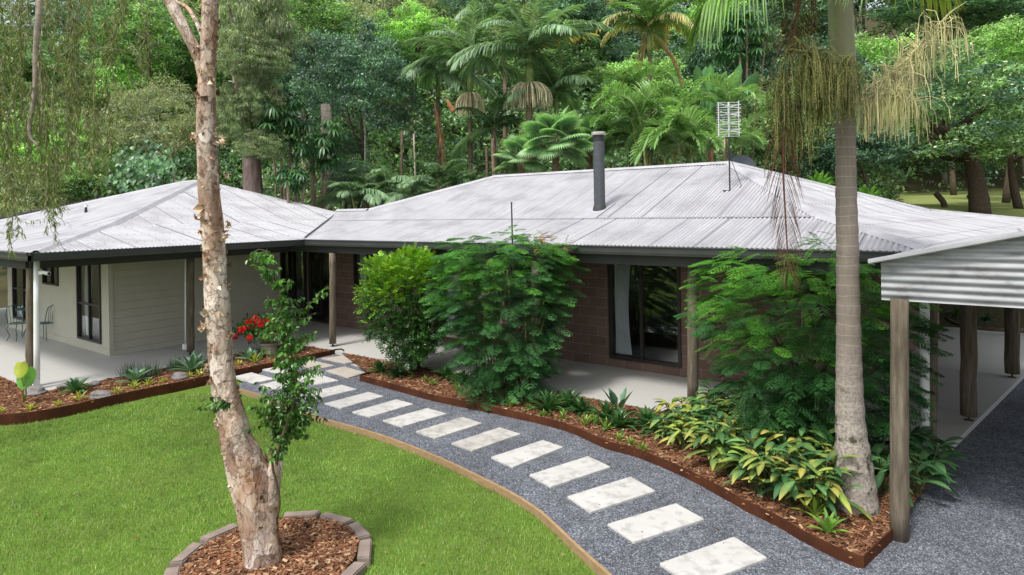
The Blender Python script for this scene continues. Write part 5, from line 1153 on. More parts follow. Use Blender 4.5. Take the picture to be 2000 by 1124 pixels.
D = np.stack([np.cos(a) * lean, np.sin(a) * lean, np.ones(n)], 1); gcol = mixc([(.15, .30, .05), (.19, .35, .065), (.12, .245, .04), (.26, .38, .10), (.33, .36, .15)], n, .15, r); pat = (.5 + .5 * np.sin(X * .9 + Y * .6) * np.cos(Y * .8 - X * .5))[:, None]; bare = np.clip(.5 + .5 * np.sin(X * 1.9 + 2.2 * np.sin(Y * 1.3)) * np.sin(Y * 2.3 + 1.7 * np.sin(X * 1.1)), 0, 1)[:, None] ** 2; gcol = gcol * (1 + .22 * (pat - .5)); gcol = gcol * (1 - .35 * bare) + np.array([.26, .27, .10]) * .35 * bare 
N = np.stack([-np.sin(a), np.cos(a), np.zeros(n)], 1); Lb = r.uniform(.022, .048, n) * sc1; Wb = .0045 + .0004 * Y
D = unit(D); V = np.stack([np.stack([X, Y, np.full(n, -.152)], 1) - N * Wb[:, None] / 2, np.stack([X, Y, np.full(n, -.152)], 1) + N * Wb[:, None] / 2, np.stack([X, Y, np.full(n, -.152)], 1) + D * Lb[:, None]], 1)
nb = NB(); nb.add(V.reshape(-1, 3), np.arange(n * 3).reshape(-1, 3), np.repeat(gcol, 3, 0)); tag(nb.build('lawn_grass', M['leaf']), 'short mown green grass covering the front lawn', 'grass', kind='stuff')
# ================================================================== TREES BEHIND THE HOUSE
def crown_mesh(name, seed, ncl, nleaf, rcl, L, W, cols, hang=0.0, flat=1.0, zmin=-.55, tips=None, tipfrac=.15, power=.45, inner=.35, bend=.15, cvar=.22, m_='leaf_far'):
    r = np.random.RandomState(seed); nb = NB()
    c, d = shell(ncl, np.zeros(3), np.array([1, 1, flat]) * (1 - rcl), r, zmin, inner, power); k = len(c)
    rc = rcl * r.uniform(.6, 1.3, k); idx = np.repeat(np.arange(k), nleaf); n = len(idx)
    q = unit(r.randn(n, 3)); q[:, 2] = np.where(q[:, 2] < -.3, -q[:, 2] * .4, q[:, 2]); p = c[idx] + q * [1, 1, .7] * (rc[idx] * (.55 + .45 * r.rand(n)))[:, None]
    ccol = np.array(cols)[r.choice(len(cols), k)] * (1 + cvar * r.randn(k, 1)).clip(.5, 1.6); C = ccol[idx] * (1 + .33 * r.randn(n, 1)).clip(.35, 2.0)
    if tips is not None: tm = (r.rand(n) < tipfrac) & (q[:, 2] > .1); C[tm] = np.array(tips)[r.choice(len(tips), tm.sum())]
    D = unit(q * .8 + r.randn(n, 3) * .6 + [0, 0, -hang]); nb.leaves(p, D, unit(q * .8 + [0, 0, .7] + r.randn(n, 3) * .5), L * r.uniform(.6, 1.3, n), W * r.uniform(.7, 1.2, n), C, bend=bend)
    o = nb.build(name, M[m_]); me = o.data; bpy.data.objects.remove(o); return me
dkb = [(.030, .080, .038), (.040, .100, .045), (.022, .062, .030), (.055, .125, .055)]
mid_ = [(.055, .125, .030), (.075, .155, .035), (.04, .095, .025), (.10, .19, .05)]
oli = [(.12, .155, .055), (.15, .185, .07), (.085, .12, .045), (.19, .21, .09)]
bri = [(.11, .23, .035), (.14, .28, .045), (.08, .17, .03)]
CM = {
 'dark': crown_mesh('crown', 1, 230, 75, .17, .062, .030, dkb, .2),
 'darkfine': crown_mesh('crown', 2, 260, 80, .15, .042, .022, dkb + [(.05, .10, .06)], .3),
 'mid': crown_mesh('crown', 3, 220, 75, .17, .056, .028, mid_, .1, tips=[(.16, .25, .05)], tipfrac=.2),
 'olive': crown_mesh('crown', 4, 260, 75, .16, .060, .013, oli, .5, tips=[(.24, .26, .09)], tipfrac=.15),
 'bright': crown_mesh('crown', 5, 220, 75, .17, .055, .028, bri, .1, tips=[(.2, .33, .06)], tipfrac=.2),
 'cream': crown_mesh('crown', 6, 300, 85, .13, .042, .020, dkb + mid_, .1, tips=[(.40, .42, .22), (.30, .36, .15)], tipfrac=.05, flat=.9, zmin=-.75),
 'weep': crown_mesh('crown', 7, 280, 60, .16, .085, .013, [(.065, .105, .028), (.09, .135, .035), (.05, .085, .024), (.12, .155, .045)], 1.6, bend=.05),
 'bare': crown_mesh('crown', 8, 150, 40, .2, .07, .02, oli, .4, inner=.1),
}
gumb = noisy('mottled_gum_bark', (.12, .08, .07), (.42, .36, .33), 2.2, .9, .6, 8, .03, stretch=(2.5, 2.5, .6), stops=[(.3, (.085, .055, .045)), (.45, (.21, .145, .125)), (.58, (.30, .23, .205)), (.7, (.48, .44, .42))])
pbark = (.26, .20, .17); dbark = (.10, .075, .06); gbark = (.20, .17, .14)
def tree(name, label, cx, cy, wpx, hpx, Y, style, trunk_px=None, tw_=.16, bark=dbark, group=None, cat='tree', limbs=5, seed=0, tilt=0):
    r = np.random.RandomState(int(cx + cy * 7 + seed) % 99991); c = PY(cx, cy, Y); rx = wpx / 2 * Y / FPX; rz = hpx / 2 * Y / FPX
    if trunk_px is None: trunk_px = [(cx + r.uniform(-.1, .1) * wpx, None)]
    bx = PY(trunk_px[0][0], 400, Y)[0]; gz = float(hz(bx, Y)); base = np.array([bx, Y, gz - .15]); t = thing(name, label, cat, tuple(base), group=group)
    nb = NB(); mids = [PY(x, y, Y) for x, y in trunk_px[1:]] if len(trunk_px) > 1 else [base * .5 + c * .5 + r.randn(3) * .15]
    path = catmull([base] + mids + [c], 5); nb.tube(path, np.linspace(tw_, tw_ * .35, len(path)), 9, bark, noise=.05)
    for q in range(limbs):
        a = r.uniform(0, 6.28); st = path[int(len(path) * r.uniform(.45, .9))]; en = c + np.array([math.cos(a) * rx * .7, math.sin(a) * rx * .7, r.uniform(-.3, .6) * rz]); nb.tube(catmull([st, st * .4 + en * .6 + [0, 0, -.1 * rz], en], 4), np.linspace(tw_ * .4, tw_ * .08, 9), 6, bark)
    nb.build('trunk', M['bark_att'], t, base, True)
    meshpart('crown', CM[style], t, tuple(c - base), (r.uniform(-.15, .15), r.uniform(-.15, .15) + tilt, r.uniform(0, 6.28)), (rx, rx, rz))
    return t
# --- far wall of forest, individually placed, indistinguishable ones share a label
rr = np.random.RandomState(21)
FL = {'dark': 'dark green forest tree high on the hillside behind the house', 'darkfine': 'dense blue green forest tree on the upper hillside', 'mid': 'mid green forest tree on the upper hillside', 'olive': 'olive grey gum tree on the upper hillside', 'bright': 'bright green forest tree on the upper hillside'}
for row, (Y, yc, step) in enumerate([(52, 60, 150), (44, 150, 165), (66, -10, 170)]):
    for x in range(-120 + row * 55, 2150, step):
        st = rr.choice(['dark', 'mid', 'olive', 'bright', 'darkfine'], p=[.24, .26, .2, .16, .14])
        if x > 1350: st = rr.choice(['mid', 'bright', 'olive', 'dark'])
        if x < 450: st = rr.choice(['mid', 'olive', 'bright', 'darkfine'])
        if row == 1 and x > 1700: continue
        if row == 0 and x > 1650: yc = 190
        xx = x + rr.uniform(-35, 35); dyy = (230 if x < 110 and row != 1 else 0)
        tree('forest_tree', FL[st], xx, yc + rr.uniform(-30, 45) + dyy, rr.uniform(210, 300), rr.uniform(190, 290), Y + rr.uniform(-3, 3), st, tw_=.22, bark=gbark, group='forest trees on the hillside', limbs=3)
# --- recognisable nearer trees
tree('broadleaf_tree', 'large dark blue green tree just left of the palms, behind the house', 700, 185, 270, 300, 27, 'darkfine', [(720, None), (712, 320)], .13, dbark)
tree('broadleaf_tree', 'dark leafy tree in the gap right of the gum trunk and above the umbrella plants', 610, 150, 170, 190, 30, 'dark', [(637, None), (637, 240)], .24, (.34, .29, .25))
tree('broadleaf_tree', 'light green tree with yellow tips right of the gum trunk near the top', 590, 50, 230, 150, 33, 'mid', [(600, None)], .2, pbark)
gt = tree('gum_tree', 'gum tree with thick pinkish leaning trunk behind the left wing roof', 500, 60, 190, 300, 22.5, 'weep', [(500, None), (492, 330), (482, 230), (462, 120)], .36, (.24, .16, .14))
for ch in gt.children:
    if ch.name.startswith('trunk'): ch.data.materials[0] = gumb
for x_, y_, sx_, sz_, dy_ in ((505, 200, .9, 1.5, -.9), (510, 290, .9, .8, -1.2), (455, 240, .9, 1.6, -.8), (500, 120, 1.3, 1.2, -1.0)): meshpart('crown', CM['weep'], gt, tuple(PY(x_, y_, 22.5 + dy_) - np.array(gt.location)), (0, 0, x_), (sx_, sx_, sz_))
tree('bottlebrush_tree', 'olive bushy tree with bare twigs left of the paperbark, above the left roof', 300, 250, 240, 210, 30, 'olive', [(345, None), (340, 330)], .09, (.33, .26, .22))
tree('broadleaf_tree', 'pale green tree high up left of the paperbark', 290, 90, 270, 190, 38, 'mid', None, .2, gbark)
tree('broadleaf_tree', 'bright yellow green shrubby tree at the far left above the roof', 90, 300, 250, 220, 33, 'bright', None, .15, gbark)
tree('broadleaf_tree', 'bushy olive tree low at the far left edge', 20, 400, 240, 170, 30, 'olive', None, .12, gbark)
tree('broadleaf_tree', 'green bush behind the left roof slope, left of the climbing vine', 190, 355, 200, 120, 31.5, 'mid', None, .1, gbark)
tree('small_tree', 'rounded dark shrub growing at the back of the roof valley', 682, 362, 130, 120, 25, 'darkfine', None, .08, dbark)
tree('small_tree', 'pale leafy dark shrub above the rounded one, right of the pale trunk', 672, 290, 90, 70, 27, 'darkfine', None, .08, dbark)
tree('broadleaf_tree', 'bright green tree with dense cloud like crown above the left palms', 815, 80, 190, 150, 38, 'bright', None, .2, dbark)
tree('broadleaf_tree', 'very dark tree behind the palms near the top centre', 1130, 60, 200, 170, 42, 'dark', None, .25, dbark)
tree('broadleaf_tree', 'leafy green tree between the king palms and the golden canes', 1260, 190, 200, 190, 36, 'bright', None, .2, dbark)
tree('cream_flowered_tree', 'big spreading tree with cream flower tufts on the right, over the back lawn', 1800, 235, 430, 330, 28, 'cream', [(1915, None), (1905, 340), (1880, 280)], .42, (.07, .05, .04), limbs=9)
tree('cream_flowered_tree', 'cream flowered tree filling the right edge of the picture', 1975, 250, 260, 300, 30, 'cream', [(1990, None)], .2, (.07, .05, .04), limbs=5)
tree('broadleaf_tree', 'leafy tree behind the dead palm frond, right of the antenna', 1520, 260, 240, 230, 26, 'mid', [(1560, None)], .14, dbark)
tree('broadleaf_tree', 'lower dark tree between the palm trunk and the big flowering tree', 1660, 300, 230, 170, 25, 'dark', [(1700, None), (1690, 350)], .10, dbark)
tree('broadleaf_tree', 'bright green tree in the top right corner', 1960, 110, 240, 160, 34, 'bright', None, .2, dbark)
tree('broadleaf_tree', 'dark feathery tree at the very top right', 1850, 20, 300, 110, 42, 'dark', None, .2, dbark)
tree('broadleaf_tree', 'glossy umbrella leaved tree between the hanging frond and the antenna', 1455, 90, 150, 170, 30, 'dark', None, .15, dbark)
# --- palms
def frond_path(L, el, arch, n=14):
    t = np.linspace(0, 1, n); th = np.radians(el - arch * t ** 1.1); ds = L / (n - 1); x = np.concatenate([[0], np.cumsum(np.cos(th[:-1]) * ds)]); z = np.concatenate([[0], np.cumsum(np.sin(th[:-1]) * ds)])
    return np.stack([x, 0 * x, z], 1)
def fmesh(seed, el, arch, cols, n=54, lm=.32, W=.024, droop=.42, lift=.15, m_='leaf_far', sweep=(.9, .4), ctip=None):
    r = np.random.RandomState(seed); nb = frond_nb(frond_path(1, el, arch), n, lm, W, droop, cols, lift, ctip, sweep, r, rach=.009, seg=3); o = nb.build('frond', M[m_]); me = o.data; bpy.data.objects.remove(o); return me
pc = [(.09, .165, .065), (.12, .20, .085), (.065, .13, .05)]; pcy = [(.09, .19, .04), (.13, .24, .05), (.07, .15, .03)]; pdk = [(.035, .09, .03), (.05, .12, .035)]
KF = [fmesh(1, 75, 60, pc, lift=.1), fmesh(2, 50, 75, pc), fmesh(3, 25, 70, pc, droop=.6), fmesh(4, 0, 55, pc, droop=.7)]
GF = [fmesh(5, 82, 115, pcy, lift=.6, droop=.35, lm=.33), fmesh(6, 68, 130, pcy, lift=.6, droop=.35, lm=.33), fmesh(7, 50, 120, pcy, lift=.5, droop=.4, lm=.32)]
DF = [fmesh(8, 60, 80, pdk, lm=.26), fmesh(9, 30, 70, pdk, lm=.26)]
OF = [fmesh(10, 45, 100, pcy, droop=.6, ctip=(.30, .19, .05)), fmesh(11, 70, 90, pcy), fmesh(12, -50, 35, [(.30, .17, .06), (.26, .20, .12), (.34, .2, .06)], droop=.2, sweep=(.5, .3), lm=.2)]
YF = fmesh(13, 35, 40, [(.20, .25, .04), (.12, .2, .04)], ctip=(.34, .22, .05))
fr_b = crown_mesh('fruit', 20, 1, 10, .1, .1, .1, [(.4, .3, .2)])
def strands(nb, c, n, R, ln, cols, r, th=.010):
    for q in range(n):
        a = r.uniform(0, 6.28); e2 = r.uniform(.3, 1); p = [c, c + np.array([math.cos(a), math.sin(a), .15]) * R * .55 * e2, c + np.array([math.cos(a) * R * e2, math.sin(a) * R * e2, -ln * .35]), c + np.array([math.cos(a) * R * 1.05 * e2, math.sin(a) * R * 1.05 * e2, -ln * r.uniform(.7, 1.1)])]
        nb.tube(catmull(p, 3), th, 3, mixc(cols, 1, .15, r)[0], caps=False)
def king_palm(label, x, ytop, Y, RL_, nfr, fruit=None, tr_=.09, meshes=None, xbase=None, group=None, extra=(), shaft=True, name='king_palm', low=True, scale=None):
    r = np.random.RandomState(int(x * 3 + ytop)); c = PY(x, ytop, Y); xb = PY(xbase or x, 400, Y)[0]; base = np.array([xb, Y, float(hz(xb, Y)) - .1]); t = thing(name, label, 'palm', tuple(base), group=group)
    sh_l = 1.15 if shaft else 0; s0 = c - [0, 0, sh_l]
    path = catmull([base, base * .5 + s0 * .5 + r.randn(3) * .05, s0], 10); rad = np.linspace(tr_ * 1.15, tr_, len(path)); cols = np.array([(.21, .16, .11) if i % 2 else (.13, .10, .07) for i in range(len(path))])
    nb = NB(); nb.tube(path, rad, 10, cols, noise=.02); nb.build('trunk', M['bark_att'], t, base, True)
    if shaft: nb = NB(); nb.tube([s0, s0 * .6 + c * .4, c], [tr_ * 1.25, tr_ * 1.5, tr_ * .7], 10, (.30, .38, .15)); nb.build('crownshaft', M['leaf'], t, base, True)
    ms = meshes or KF[:3]
    for q in range(nfr):
        f = q / nfr; mi_ = min(int(f * len(ms)), len(ms) - 1); meshpart('frond', ms[mi_], t, tuple(c - base), (r.uniform(-.2, .2), r.uniform(-.15, .15), q * 2.399 + r.uniform(-.2, .2)), RL_ * r.uniform(.85, 1.1))
    for ms_, az, sc2 in extra: meshpart('frond', ms_, t, tuple(c - base), (0, 0, az), sc2)
    if fruit:
        nb = NB(); strands(nb, s0 + [0, 0, -.05], fruit[0], fruit[1], fruit[2], fruit[3], r); o = nb.build('fruit_strands', M['leaf_dry'], t, base)
    return t
frc = [(.78, .70, .56), (.80, .74, .62), (.68, .58, .44)]
king_palm('tallest king palm with a round tan fruit skirt, centre of the palm group', 1033, 105, 24, 3.2, 13, (230, .85, .85, frc), .11, extra=[(YF, .25, 2.8), (KF[2], 3.3, 3.1)])
king_palm('king palm with a tan fruit bunch left of the tallest palm', 918, 128, 26, 2.9, 11, (130, .62, .9, frc), .09, extra=[(KF[2], 3.0, 3.1)])
king_palm('slim king palm with a green shaft right of the tallest palm', 1086, 185, 25, 2.5, 13, None, .07)
king_palm('small dark palm below and between the two fruiting palms', 965, 250, 25, 1.9, 9, None, .07, meshes=[DF[0], DF[1]], shaft=False, extra=[(KF[3], 2.6, 2.2)])
king_palm('palm with a leafy head left of the fruiting palms, above the brown frond', 855, 140, 28, 2.5, 11, None, .08, meshes=[DF[0], KF[2], KF[3]])
king_palm('palm with orange dying fronds near the top right of centre', 1268, 60, 29, 2.8, 15, None, .09, meshes=[OF[1], KF[1], OF[1], OF[0], OF[0], OF[2]])
king_palm('tall palm head cut by the top edge above the palm group', 985, 20, 34, 3.0, 13, None, .1)
king_palm('palm with long arching fronds over the golden canes', 1230, 190, 25, 2.2, 10, None, .07, meshes=GF)
def clump(name, label, cat, x, y, Y, n, spread, meshes, sc_, hts, col=(.28, .28, .10), nfr=6):
    r = np.random.RandomState(int(x + y)); b = PY(x, y, Y); b[2] = float(hz(b[0], Y)); t = thing(name, label, cat, tuple(b)); nbs = NB()
    for q in range(n):
        a = r.uniform(0, 6.28); p0 = b + np.array([math.cos(a), math.sin(a), 0]) * r.uniform(0, spread) * .5; p1 = p0 + np.array([math.cos(a) * .5, math.sin(a) * .5, 0]) * spread * .6; p1[2] = PY(x, r.uniform(*hts), Y)[2]; nbs.tube([p0, p0 * .5 + p1 * .5, p1], [.04, .035, .03], 7, np.array(col) * r.uniform(.7, 1.2))
        for k in range(nfr): meshpart('frond', meshes[r.randint(len(meshes))], t, tuple(p1 - b), (r.uniform(-.2, .2), r.uniform(-.15, .15), k * 6.28 / nfr + r.uniform(-.4, .4)), sc_ * r.uniform(.75, 1.1))
    nbs.build('stem', M['bark_att'], t, b, True); return t
clump('golden_cane_palm', 'big clump of arching golden cane palms behind the ridge, left of the antenna', 'palm', 1310, 330, 22, 9, 2.6, GF, 2.3, (215, 320), nfr=5)
clump('golden_cane_palm', 'smaller golden cane clump low behind the ridge under the antenna', 'palm', 1370, 330, 21, 5, 1.6, GF, 1.7, (260, 325), nfr=5)
clump('golden_cane_palm', 'golden cane clump just right of the flue', 'palm', 1225, 330, 23, 5, 1.6, [GF[1], DF[0]], 1.9, (265, 330), nfr=5)
clump('low_palm', 'low spreading palm behind the left end of the main roof', 'palm', 800, 400, 23, 5, 2.6, [DF[0], KF[1], KF[2]], 1.6, (355, 395), nfr=8)
clump('low_palm', 'low palm fronds right of the roof valley under the brown frond', 'palm', 745, 400, 24, 3, 1.5, [KF[1], KF[2]], 1.3, (360, 395), nfr=8)
clump('low_palm', 'small low palm left of the fan palm at the ridge end', 'palm', 870, 395, 23, 3, 1.4, [DF[0], DF[1]], 1.3, (350, 385), nfr=7)
# fan palm
def fan_mesh():
    nb = NB(); nb.tube([(0, 0, 0), (.35, 0, .12), (.62, 0, .12)], .008, 5, (.16, .22, .07)); n = 34; a = np.linspace(-2.35, 2.35, n); c = np.array([.62, 0, .12])
    D = np.stack([np.cos(a) * .95, np.sin(a), .12 + 0 * a], 1); nb.blades(np.tile(c, (n, 1)), D, .46 + .06 * np.cos(a), .062, mixc([(.06, .16, .045), (.09, .21, .06), (.05, .13, .04)], n, .1), seg=5, droop=.35, prof='strap', crease=.35, ctip=(.16, .27, .09)); o = nb.build('fan_leaf', M['leaf_far']); me = o.data; bpy.data.objects.remove(o); return me
FAN = fan_mesh()
def fan_palm(label, x, y, Y, sc_, n, seed):
    r = np.random.RandomState(seed); c = PY(x, y, Y); b = np.array([c[0], Y, float(hz(c[0], Y)) - .1]); t = thing('fan_palm', label, 'palm', tuple(b)); nb = NB(); nb.tube([b, c], .12, 9, (.17, .12, .08), noise=.06); nb.build('trunk', M['bark_att'], t, b, True)
    for q in range(n): meshpart('fan_leaf', FAN, t, tuple(c - b), (r.uniform(-.3, .3), -math.radians(70 - 105 * q / n), q * 2.399), sc_ * r.uniform(.8, 1.1))
fan_palm('large fan palm left of the flue, standing over the ridge line', 1085, 285, 21.5, 1.25, 30, 1); fan_palm('fan palm left of the large fan palm, lower down', 1018, 315, 22.5, 1.05, 20, 2); fan_palm('fan palm partly behind the flue', 1150, 295, 23.5, 1.25, 20, 3)
# bird of paradise
def paddles(label, x, y, Y, n, L, seed):
    r = np.random.RandomState(seed); b = PY(x, y, Y); t = thing('giant_strelitzia', label, 'plant', tuple(b)); nb = NB(); a = r.uniform(-.5, .5, n); D = np.stack([np.sin(a), r.uniform(-.25, .25, n), np.cos(a)], 1); nb.blades(np.tile(b, (n, 1)), D, L * r.uniform(.75, 1.1, n), .42, mixc([(.09, .22, .08), (.12, .28, .10), (.07, .17, .06)], n, .1, r), seg=9, droop=.05, prof='paddle', crease=.12, mid=1.4, up=np.array([.1, 1, .1])); nb.tube([b - [0, 0, 2.8], b], .09, 8, (.16, .14, .08)); nb.build('paddle_leaf', M['leaf_gloss'], t, b)
paddles('giant strelitzia with upright paddle leaves, left of the antenna top', 1378, 235, 24, 6, 2.2, 3); paddles('giant strelitzia leaves directly above the antenna', 1415, 250, 24, 5, 2.3, 4)
# hanging dead frond + sheath
nb = frond_nb(catmull([PY(848, 200, 25.5), PY(855, 235, 25.5), PY(862, 280, 25.5), PY(868, 335, 25.5)], 6), 40, .55, .03, .1, [(.32, .17, .10), (.25, .12, .07)], 0, None, (.3, .2), rs, .02, (.3, .16, .1), side_up=np.array([0, -1, .1]))
tag(nb.build('hanging_frond', M['leaf_dry'], origin=tuple(PY(848, 200, 25.5))), 'big orange brown dead palm frond hanging among the trees left of the palms', 'palm frond')
nb = NB(); nb.tube([PY(873, 195, 25), PY(879, 207, 25), PY(886, 218, 25)], [.05, .09, .12], 8, (.42, .2, .11)); tag(nb.build('palm_sheath', M['leaf_dry'], origin=tuple(PY(873, 195, 25))), 'small orange palm sheath stuck beside the hanging brown frond', 'palm sheath')
# umbrella plants
def umbrella(label, cx, cy, wpx, hpx, Y, n, L, seed, stems=3):
    r = np.random.RandomState(seed); c = PY(cx, cy, Y); rx, rz = wpx / 2 * Y / FPX, hpx / 2 * Y / FPX; b = np.array([c[0], Y, float(hz(c[0], Y))]); t = thing('umbrella_tree', label, 'tree', tuple(b)); nb = NB(); nbs = NB()
    for q in range(n):
        d = unit(r.randn(3)); p = c + d * np.array([rx, rx, rz]) * r.uniform(.4, 1); k = 11; a = np.arange(k) * 6.283 / k + r.rand(); tilt = r.randn(2) * .35; D = unit(np.stack([np.cos(a), np.sin(a), -.25 + np.cos(a) * tilt[0] + np.sin(a) * tilt[1]], 1)); nb.blades(np.tile(p, (k, 1)) + D * .03, D, L * r.uniform(.85, 1.15, k), L * .27, mixc([(.05, .13, .05), (.08, .18, .07), (.035, .10, .04)], 1, .15, r), seg=4, droop=.55, prof='leaf', crease=.2, mid=1.3)
        if q % max(1, n // stems) == 0: nbs.tube(catmull([b + r.randn(3) * [.3, .3, 0], b * .5 + p * .5, p], 4), [.05] * 9, 6, (.26, .21, .16))
    nb.build('foliage', M['leaf_gloss'], t, b); nbs.build('stem', M['bark_att'], t, b, True)
umbrella('umbrella plant with drooping whorled leaves right of the gum trunk', 545, 235, 110, 130, 22, 60, .34, 5); umbrella('umbrella plant in front of the pale straight trunk', 615, 275, 110, 120, 22.5, 46, .32, 6); umbrella('glossy whorled leaved umbrella tree left of the dead hanging frond, near the top', 1450, 75, 120, 130, 27, 70, .36, 7)
umbrella('low umbrella plant at the foot of the gum tree', 570, 345, 90, 60, 21.5, 26, .26, 8)
# vines and undergrowth shrubs
nb = NB(); n = 420; vb = PY(285, 345, 27); X = rs.uniform(235, 330, n); X = 285 + rs.randn(n) * 34; Yp = 330 + rs.randn(n) * 26; p = np.array([PY(x, y, 27 + rs.uniform(-1.2, 1.2)) for x, y in zip(X, Yp)]); nb.leaves(p, unit(rs.randn(n, 3) * .4 + [0, -.4, -1]), unit(rs.randn(n, 3) * .3 + [0, -1, .5]), .24, .2, mixc([(.03, .10, .025), (.045, .13, .03), (.025, .07, .02)], n, .2), bend=.1); tag(nb.build('climbing_vine', M['leaf_far'], origin=tuple(vb)), 'curtain of heart shaped bright green vine leaves above the left roof', 'vine')
for q, (x, y, lab) in enumerate([(1600, 350, 'ginger like plant with bright leaves behind the hip, left of the palm trunk'), (1690, 375, 'low bright leaved plant behind the roof right of the palm trunk')]):
    b = PY(x, y + 22, 21 + q); rosette('ginger_plant', lab, 'plant', b, 26, .8, .16, (25, 85), .2, [(.11, .27, .04), (.15, .33, .05)], mat_='leaf', seg=5); 
# pale straight trunk and thin trunks
for x0, y0, x1, y1, Y, r_, col, lab in [(637, 285, 637, 205, 24.5, .2, (.36, .31, .27), 'pale straight broken trunk among the umbrella plants'), (585, 360, 577, 290, 23, .06, (.33, .34, .3), 'thin pale trunk among the umbrella plants'), (712, 340, 713, 200, 26, .035, (.32, .33, .32), 'thin pale grey stem below the dark blue green tree'), (775, 320, 785, 255, 26, .05, (.2, .15, .12), 'thin brown trunk right of the grey stem'), (800, 320, 808, 262, 25.5, .035, (.4, .34, .28), 'thin pale leaning stem near the low palms'), (1385, 325, 1388, 240, 24.5, .10, (.36, .2, .12), 'orange brown palm trunk directly left of the antenna'), (1300, 300, 1297, 220, 24, .06, (.28, .27, .2), 'thin pale palm stem inside the golden cane clump'), (968, 345, 962, 270, 24, .07, (.24, .17, .13), 'short brown palm trunk left of the fan palm'), (955, 350, 950, 290, 25, .055, (.24, .17, .13), 'thin brown palm trunk next to the ridge end')]:
    p1 = PY(x1, y1, Y); b = PY(x0, y0, Y); b[2] = min(b[2], float(hz(b[0], Y)) - .1); nb = NB(); nb.tube(catmull([b, b * .5 + p1 * .5 + rs.randn(3) * .05, p1], 5), r_, 9, col, noise=.05); tag(nb.build('tree_trunk', M['bark_att'], origin=tuple(b), smooth=True), lab, 'tree trunk')
# lawn at the back right: leaning trunk, post
for x0, x1, y1, Y, r_, lab, col in [(1846, 1828, 378, 30, .13, 'short curved dark trunk on the back lawn', dbark), (1893, 1890, 382, 29, .06, 'thin timber post on the back lawn left of the big trunk', (.12, .09, .07))]:
    p1 = PY(x1, y1, Y); b = PY(x0, 400, Y); b[2] = float(hz(b[0], Y)) - .1; nb = NB(); nb.tube(catmull([b, b * .5 + p1 * .5 + [.12, 0, 0], p1], 5), r_, 8, col); tag(nb.build('post' if 'post' in lab else 'tree_trunk', M['bark_att'], origin=tuple(b), smooth=True), lab, 'post' if 'post' in lab else 'tree trunk')
# plants on mulch beyond the right patio
for x, y, lab, L in [(1868, 618, 'dark strappy plant on mulch seen under the carport, left one', .5), (1925, 628, 'low dark plant on mulch seen under the carport, right one', .35)]:
    b = P(x, y, .1); rosette('strappy_plant', lab, 'strappy plant', b, 30, L, .05, (15, 80), .4, dk, seg=4)
b = P(1905, 606, .3); nb = NB(); nb.tube([b, b + [0, 0, .1], b + [0, 0, .22], b + [0, 0, .30]], [.02, .02, .11, .03], 10); tag(nb.build('garden_light', M['white'], origin=tuple(b)), 'small white round garden light on the mulch beyond the patio', 'light')
lnp = catmull([P(x, y, .15) for x, y in [(1848, 622), (1870, 634), (1920, 642), (1975, 645), (2040, 642)]], 4); nb = NB(); nb.tube(lnp, .05, 6, (.10, .07, .05)); tag(nb.build('log_edging', M['bark_att'], origin=tuple(lnp[0])), 'low dark log edging along the mulch beyond the right patio', 'garden edging')

# --- understorey mass
r = np.random.RandomState(77); nb = NB(); k = 6200; px_ = r.uniform(-80, 2080, k); Yd = 24 + 50 * r.rand(k) ** 1.5; Xw = (px_ - 1000) / FPX * Yd
ok = ~((px_ > 1740) & (Yd < 48)) & (Yd > np.clip(23 - .42 * Xw, 21.5, 36)) ; px_, Yd, Xw = px_[ok], Yd[ok], Xw[ok]; k = len(Xw)
hgt = r.rand(k) ** 1.3 * np.interp(Yd, [22, 30, 45, 75], [1.6, 4, 8, 13]); zc = hz(Xw, Yd) - .2 + hgt; ctr = np.stack([Xw, Yd, zc], 1); rad_ = r.uniform(.4, 1.0, k) * np.interp(Yd, [22, 70], [.8, 2.2])
pal = np.array([(.035, .085, .03), (.05, .12, .03), (.07, .15, .035), (.10, .15, .05), (.09, .19, .035), (.03, .07, .035)]); cc = pal[r.choice(6, k)] * (1 + .2 * r.randn(k, 1)).clip(.5, 1.6)
m_ = 46; idx = np.repeat(np.arange(k), m_); n = len(idx); q = unit(r.randn(n, 3)); q[:, 2] = np.abs(q[:, 2]); p = ctr[idx] + q * (rad_[idx] * (.5 + .5 * r.rand(n)))[:, None]; Ls = np.interp(Yd[idx], [22, 70], [.20, .5]) * r.uniform(.6, 1.3, n)
nb.leaves(p, unit(q + r.randn(n, 3) * .7 + [0, 0, -.2]), unit(q + [0, 0, .6] + r.randn(n, 3) * .5), Ls, Ls * .5, cc[idx] * (1 + .3 * r.randn(n, 1)).clip(.4, 1.9)); tag(nb.build('understorey', M['leaf_far'], origin=(0, 0, 0)), 'tangled green rainforest undergrowth covering the hillside', 'undergrowth', kind='stuff')

